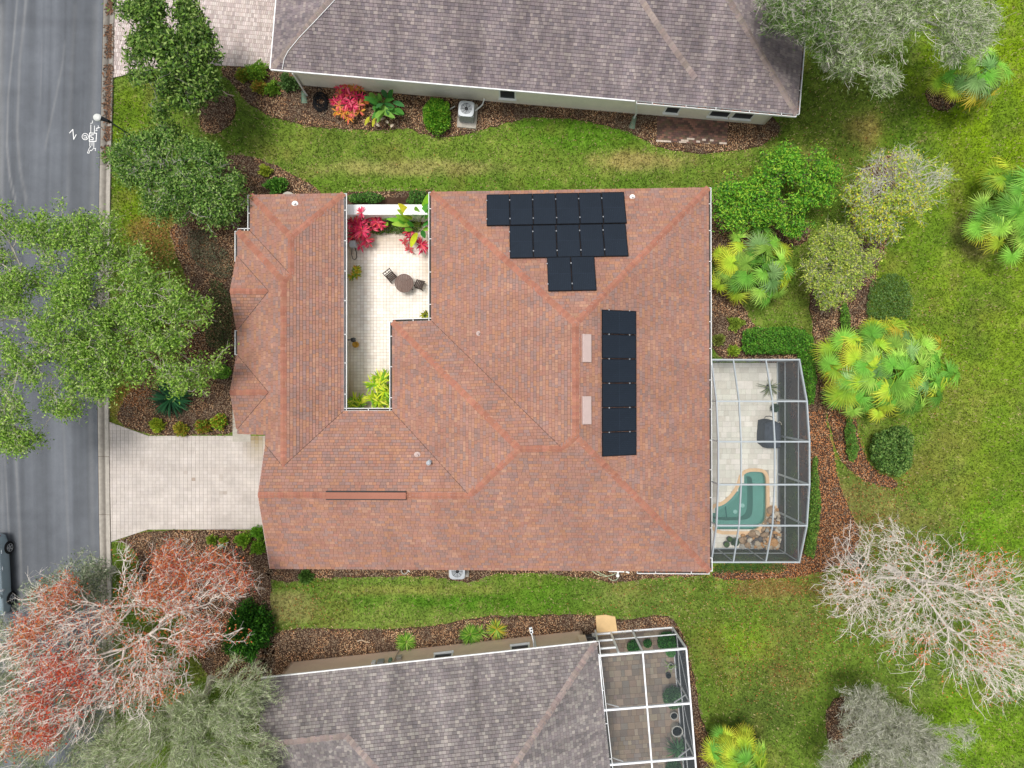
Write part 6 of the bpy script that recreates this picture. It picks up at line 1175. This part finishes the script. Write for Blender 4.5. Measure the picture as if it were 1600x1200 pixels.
ti_plant('ti_plant', 'small red ti plant standing on the courtyard paving edge', [(631,377,.4,.8),(640,390,.4,.9)], [C(190, 90, 86), C(206, 70, 90)], 214, L=.3)
rng = np.random.default_rng(9); sp_ = []
for k in range(24): a = k*2.4; r = 1.5+4.9*math.sqrt(k); sp_.append((546+r*math.cos(a), 158+r*math.sin(a)*1.15, .35+.5*(1-k/26), 1.1))
br = thing('bromeliad_bed', 'round mass of pink and orange bromeliads against the cream wall', 'plants', P(546, 158, .03))
for i, (x, y, z, k) in enumerate(sp_):
    pal_ = TI if (i % 3 and y < 172) or i < 4 else [C(222, 150, 60), C(214, 120, 70), C(196, 160, 60), C(230, 110, 100)]
    if 7 < i < 13: pal_ = [C(216, 150, 70), C(200, 140, 80), C(226, 110, 110)]
    v, f, c = blades(15, P(x, y, z), .32, .07, rng, (.05, 1.0), .3, pal_, None, .02, 4, 'oval'); part_np('leaf_rosette', v, f, c, 'glossleaf', br)
def bigleaf(parent, base, tip, W, col, seed, sag=.12):
    """one broad leaf: petiole plus folded blade"""
    r = random.Random(seed); a, b = Vector(base), Vector(tip); d = b-a; L_ = d.length; h = Vector((d.x, d.y, 0)).normalized(); s = Vector((-h.y, h.x, 0)); m_ = MB(); n_ = 8; prev = None; vs_ = []
    for i in range(n_+1):
        t = .3+.7*i/n_; c = a+d*t+Vector((0, 0, sag*L_*(math.sin(math.pi*t)-.2*t))); w = W/2*math.sin(math.pi*min(1, (i/n_)*.9+.08))**.7; fold = .18*w; vs_ += [c-s*w+Vector((0, 0, fold+r.uniform(-.01, .01))), c, c+s*w+Vector((0, 0, fold+r.uniform(-.01, .01)))]
    m_.add(vs_, [(i*3+k, i*3+k+1, i*3+4+k, i*3+3+k) for i in range(n_) for k in range(2)], col); m_.tube([a, a+d*.3+Vector((0, 0, sag*L_*.6))], .014, 5, C(150, 170, 80)); m_.build('leaf', 'glossleaf', parent)
bp_ = thing('bird_of_paradise', 'broad-leaved green plant beside the pink bromeliads', 'plant', P(600, 165, .03)); rr = random.Random(4)
for k in range(30):
    a = rr.uniform(0, 6.28); r = rr.uniform(10, 34); bx, by = 600+rr.uniform(-14, 12), 166+rr.uniform(-8, 8); tx, ty = 600+r*math.cos(a)*1.05, 164+r*math.sin(a)*.95; col = jit(C(*rr.choice([(76,136,56),(56,112,50),(98,158,66),(130,176,78),(70,124,70)])), .15, rr)
    if ty < 140: ty = 140
    bigleaf(bp_, P(bx, by, .2), P(tx, ty, rr.uniform(.7, 1.5)), rr.uniform(.18, .28), col, k)
for k, (x0, y0, x1, y1) in enumerate([(580,178,570,196),(588,180,582,198),(578,184,574,192)]): bigleaf(bp_, P(x0, y0, .5), P(x1, y1, .5), .16, C(186, 186, 50), 90+k)
for k, (x, y, a) in enumerate([(597,187,.6),(588,195,-.5),(612,198,1.0),(606,192,2.2)]): bigleaf(bp_, P(x-5*math.cos(a), y+5*math.sin(a), .3), P(x+6*math.cos(a), y-5*math.sin(a), .3), .14, C(212, 196, 176), 95+k, .3)
hl = thing('heliconia', 'tall plant with big lime-green leaves at the courtyard top right', 'plant', P(660, 350, .05))
for k, (x0, y0, x1, y1, z, w, c) in enumerate([(655,352,672,300,2.6,.30,(140,196,50)),(656,350,668,318,2.4,.30,(96,170,60)),(655,350,622,318,2.3,.34,(226,216,60)),(655,351,620,327,2.2,.26,(170,196,60)),(656,352,604,342,1.9,.26,(130,190,60)),(655,354,612,350,1.8,.30,(168,206,80)),(652,356,636,348,1.7,.28,(90,160,60)),(656,356,642,386,1.6,.30,(196,206,50)),(660,352,668,350,2.0,.36,(80,160,70)),(658,356,664,372,1.5,.26,(60,124,56)),(654,348,645,335,2.2,.28,(110,176,70)),(596,345,612,338,1.0,.22,(150,200,60)),(600,346,592,340,1.0,.2,(130,190,56)),(664,352,664,338,2.3,.3,(110,180,80)),(661,356,668,360,1.8,.28,(150,196,70)),(650,352,618,336,2.0,.3,(150,200,64)),(648,354,622,344,1.7,.26,(110,176,60)),(600,348,606,352,1.1,.24,(140,196,60)),(590,345,584,338,1.0,.2,(120,180,56)),(650,358,632,360,1.4,.26,(130,186,64)),(662,350,672,326,2.3,.3,(120,186,70)),(656,346,650,322,2.4,.28,(150,200,60))]): bigleaf(hl, P(x0, y0, .4), P(x1, y1, z), w, C(*c), 300+k)
cr = [C(190, 212, 40), C(156, 196, 44), C(210, 222, 60), C(110, 160, 44), C(224, 226, 90)]
def strap_bush(name, label, px, py, rx, ry, n, pal, seed, h=1.1, L=.55, W=.08):
    rng = np.random.default_rng(seed); t = thing(name, label, 'plant', P(px, py, .03))
    for k in range(n):
        x = px+rng.uniform(-rx, rx); y = py+rng.uniform(-ry, ry); v, f, c = blades(16, P(x, y, rng.uniform(.3, h)), L, W, rng, (.1, 1.1), .4, pal, None, .02, 4, 'blade'); part_np('leaf_rosette', v, f, c, 'glossleaf', t)
strap_bush('dracaena_bush', 'lime-green strap-leaved bush in the lower courtyard corner', 595, 612, 14, 24, 20, cr, 221); strap_bush('dracaena_bush', 'smaller yellow-green strap-leaved bush in the lower left courtyard corner', 556, 629, 10, 9, 8, cr, 222, .8, .45)
strap_bush('croton_bush', 'yellow and green croton against the white courtyard wall', 555, 425, 6, 7, 8, [C(196, 190, 50), C(150, 170, 50), C(206, 150, 50), C(100, 140, 46)], 223, .7, .26, .07)
strap_bush('croton_bush', 'small dark and yellow croton in the right courtyard corner', 665, 493, 3.5, 5, 5, [C(180, 180, 50), C(70, 80, 40), C(120, 140, 50)], 224, .6, .22, .06)
# fan palms: every frond its own part, a few mesh variants shared
def frond_mesh(seed, col, R_=.78, n=34, span=5.0):
    rng = np.random.default_rng(seed); parts = []; ths = np.linspace(-span/2, span/2, n); t_ = np.array([0, .35, .7, 1.]); wd = np.array([.2, .95, .55, .03]); V = np.zeros((n, 4, 2, 3)); lens = R_*(1-.18*np.abs(ths/(span/2))**2)*rng.uniform(.9, 1.06, n)
    for i in range(4):
        r = lens*t_[i]; z = -.10*r-.75*np.maximum(0, t_[i]-.45)**1.3*R_*rng.uniform(.3, 1.6, n)+.10*np.cos(ths)*r
        c = np.stack([np.cos(ths)*r, np.sin(ths)*r, z], -1); s = np.stack([-np.sin(ths), np.cos(ths), np.where(np.arange(n) % 2, .5, -.5)], -1)
        for k, sg in ((0, -1), (1, 1)): V[:, i, k] = c+s*sg*R_*.042*wd[i]
    fi = np.array([[i*2, i*2+1, i*2+3, i*2+2] for i in range(3)]); f = (fi[None]+(np.arange(n)*8)[:, None, None]).reshape(-1, 4); cc = np.zeros((n, 4, 2, 3)); base = np.array(col[0]); tipc = np.array(col[1])
    for i in range(4): cc[:, i] = ((base*(1-t_[i]**2)+tipc*t_[i]**2)[None]*rng.uniform(.8, 1.2, (n, 1)))[:, None, :]
    v = V.reshape(-1, 3); c = cc.reshape(-1, 3); mb = MB(); mb.tube([(-.7, 0, -.12), (-.3, 0, .0), (0.05, 0, .0)], [.02, .015, .012], 4, tuple(base)); o = len(v); v = np.concatenate([v, np.array([tuple(p) for p in mb.v])]); c = np.concatenate([c, np.array(mb.c)]); f4 = np.array([q for q in mb.f if len(q) == 4])+o; f = np.concatenate([f, f4])
    me = mesh_np('frond', v, f, c); me.materials.append(MATS['glossleaf']); return me
FG = [(C(116,172,60), C(156,200,84)), (C(98,158,54), C(138,182,78)), (C(140,186,70), C(184,206,100))]; FY = [(C(142,186,52), C(204,204,70)), (C(160,192,54), C(220,206,72))]; FB = [(C(176,172,56), C(206,172,56)), (C(186,164,56), C(204,150,56))]; FS = [(C(130,172,98), C(176,204,140)), (C(112,160,86), C(160,194,124))]
sc_ = lambda c, k: tuple(tuple(q*k for q in w) for w in c)
FG = [sc_(c, k) for c in FG for k in (.72, 1.0, 1.25)]; FS = [sc_(c, k) for c in FS for k in (.75, 1.0, 1.2)]; FY = [sc_(c, k) for c in FY for k in (.85, 1.1)]
FV = {'g': [frond_mesh(400+i, c) for i, c in enumerate(FG)], 'y': [frond_mesh(410+i, c) for i, c in enumerate(FY)], 'b': [frond_mesh(420+i, c) for i, c in enumerate(FB)], 's': [frond_mesh(430+i, c) for i, c in enumerate(FS)]}
def fan_palm(label, px, py, rx, ry, z, n, mix, seed, group='fan palms in the garden', yel=None, size=1.0, trunks=((0, 0),)):
    r = random.Random(seed); top = P(px, py, z); t = thing('fan_palm', label, 'palm', (top.x, top.y, 0), group); sc = (H-z)/F; R0x, R0y = rx*sc, ry*sc
    for ux_, uy_ in trunks: m_ = MB(); x, y = top.x+ux_*R0x, top.y+uy_*R0y; m_.tube([(x, y, -.05), (x+.03, y, z*.5), (x, y, z)], [.16, .12, .10], 10, C(120, 104, 88)); m_.build('trunk', 'bark', t)
    for k in range(n):
        q = math.sqrt((k+.4)/n); a = k*2.39996+r.uniform(-.35, .35); kind = r.choice(mix if q > .72 or not yel else yel); o = bpy.data.objects.new('frond', r.choice(FV[kind])); COL.objects.link(o); o.parent = t
        hubx, huby = max(.05, R0x-.55)*q, max(.05, R0y-.55)*q; s = size*r.uniform(.8, 1.12)
        o.location = (hubx*math.cos(a)*r.uniform(.9, 1.08), huby*math.sin(a)*r.uniform(.9, 1.08), z+.6-1.1*q**2+r.uniform(-.15, .18)); o.rotation_euler = (r.uniform(-.5, .5), -.15+.75*q+r.uniform(-.3, .35), a+r.uniform(-.7, .7)); o.scale = (s, s*r.uniform(.85, 1.05), s)
    return t
fan_palm('silvery green fan palm between the house and the hedge', 1183, 414, 76, 78, 2.0, 34, 'gygyy', 501, yel='sggy', size=1.05)
fan_palm('largest palm clump, dense and yellow-edged, right of the pool cage', 1393, 578, 122, 92, 2.6, 84, 'yyygggb', 502, yel='ggggsgy', size=1.12, trunks=((.1, .2), (-.45, 0), (0, -.45), (.5, 0)))
fan_palm('palm cut off by the right edge of the photo', 1596, 325, 80, 92, 2.4, 40, 'gygg', 506, yel='gg', size=1.15); fan_palm('palm with orange dead fronds under the grey moss tree', 1527, 112, 66, 62, 2.6, 26, 'gbyg', 507, yel='ggs', size=1.0); fan_palm('bright yellow-green palm cut off by the bottom edge', 1152, 1190, 62, 62, 2.2, 30, 'yyyg', 508, yel='yyg', size=1.0)
# potted plants
def pot(px, py, r, h, mat, label, plant=None, seed=0, z=.06, pn='glossleaf'):
    p = P(px, py, z); t = thing('potted_plant' if plant else 'plant_pot', label, 'potted plant' if plant else 'pot', p); m_ = MB(); m_.lathe((p.x, p.y, z), [(r*.72, 0), (r*.95, h*.7), (r, h), (r*.86, h), (r*.82, h-.06)], 22); m_.build('pot', mat, t); m_ = MB(); m_.lathe((p.x, p.y, z+h-.08), [(r*.83, 0), (r*.83, .02)], 18); m_.build('potting_soil', 'soil', t)
    if plant:
        rng = np.random.default_rng(seed); kind, n, L_, W_, pal, sp = plant
        if kind == 'blade': v, f, c = blades(n, (p.x, p.y, z+h-.04), L_, W_, rng, (.1, 1.2), .5, pal, None, .02, 4, 'blade')
        else:
            d = unit(rng.normal(size=(n, 3))); d[:, 2] = np.abs(d[:, 2]); v, f, c = leafcloud(np.array([p.x, p.y, z+h-.05])+d*rng.random((n, 1))**.3*np.array([sp, sp, sp*1.1]), L_, W_, pal, rng, .4)
        part_np('foliage', v, f, c, pn, t)
    return t
PG = [C(92, 128, 72), C(72, 108, 60), C(116, 146, 92)]
pot(1199, 605, .17, .3, 'pot_dark', 'trailing potted plant near the top of the pool deck', ('blade', 26, .62, .05, [C(120, 130, 90), C(96, 112, 76), C(140, 146, 110)], .3), 601); pot(1207, 637, .16, .35, 'pot_dark', 'small round potted shrub above the covered grill', ('ball', 900, .08, .05, [C(56, 86, 66), C(44, 72, 54), C(72, 100, 78)], .22), 602)
pot(1138, 841, .15, .26, 'pot_dark', 'empty-looking dark pot upper left by the pool bottom edge', ('ball', 260, .07, .04, PG, .14), 603); pot(1133, 849, .16, .26, 'pot_dark', 'dark pot lower left by the pool bottom edge', ('ball', 260, .07, .04, PG, .14), 604); pot(1146, 845, .14, .3, 'pot_dark', 'dark leafy pot beside the rock waterfall', ('ball', 500, .08, .05, [C(60, 92, 66), C(78, 108, 78)], .22), 605)
DG = [C(60, 128, 52), C(46, 106, 44), C(80, 146, 64), C(36, 84, 40)]
for i, (x, y, r, h, mt, lab, pl_) in enumerate([(988,1006,.26,.4,'pot_dark','round leafy potted plant inside the white cage by the door',('ball',2600,.10,.06,DG,.34)),(1010,1002,.16,.3,'pot_dark','small potted plant right of the white cage door',('ball',800,.09,.05,DG,.22)),(1040,998,.3,.4,'pot_dark','largest leafy potted plant at the corner inside the white cage',('ball',3600,.13,.07,DG,.5)),(1046,1016,.18,.3,'pot_dark','small leafy pot below the largest one inside the white cage',('ball',1000,.10,.06,[C(90,164,60),C(70,136,50)],.24)),(1046,1038,.16,.3,'pot_white','pale ring-rimmed pot with a drooping sprig inside the white cage',('blade',8,.4,.05,[C(130,160,80)],.2)),(1043,1053,.14,.25,'pot_dark','small empty dark pot inside the white cage',None),(1049,1083,.26,.45,'pot_dark','big bushy potted plant midway along the white cage',('ball',3600,.12,.05,[C(70,120,64),C(54,98,52),C(96,142,86)],.56)),(1051,1114,.2,.35,'pot_white','white pot below the big bushy plant in the white cage',None),(1054,1134,.29,.6,'pot_white','tall pale planter with dark inside in the white cage',None),(1056,1165,.24,.4,'pot_dark','spiky potted palm at the bottom inside the white cage',('blade',60,.8,.06,[C(70,120,70),C(54,98,58),C(90,140,90)],.5)),(1050,1196,.22,.4,'pot_dark','leafy pot at the bottom edge inside the white cage',('ball',2000,.12,.05,[C(70,120,64),C(54,98,52)],.45))]):
    pot(x, y, r, h, mt, lab, pl_, 620+i, .05)
# fallen sticks on the mulch
for i, (pts, lab) in enumerate([([(558,1002),(565,1000),(572,1003),(578,1004)], 'pale fallen stick on the mulch by the tan wall'), ([(346,140),(354,147),(366,150)], 'pale curved stick on the mulch under the dark glossy tree')]):
    m_ = MB(); m_.tube([P(x, y, .07) for x, y in pts], [.03, .028, .022, .015][:len(pts)], 6, C(196, 178, 156)); tag(m_.build('fallen_stick', 'bark'), lab, 'stick')
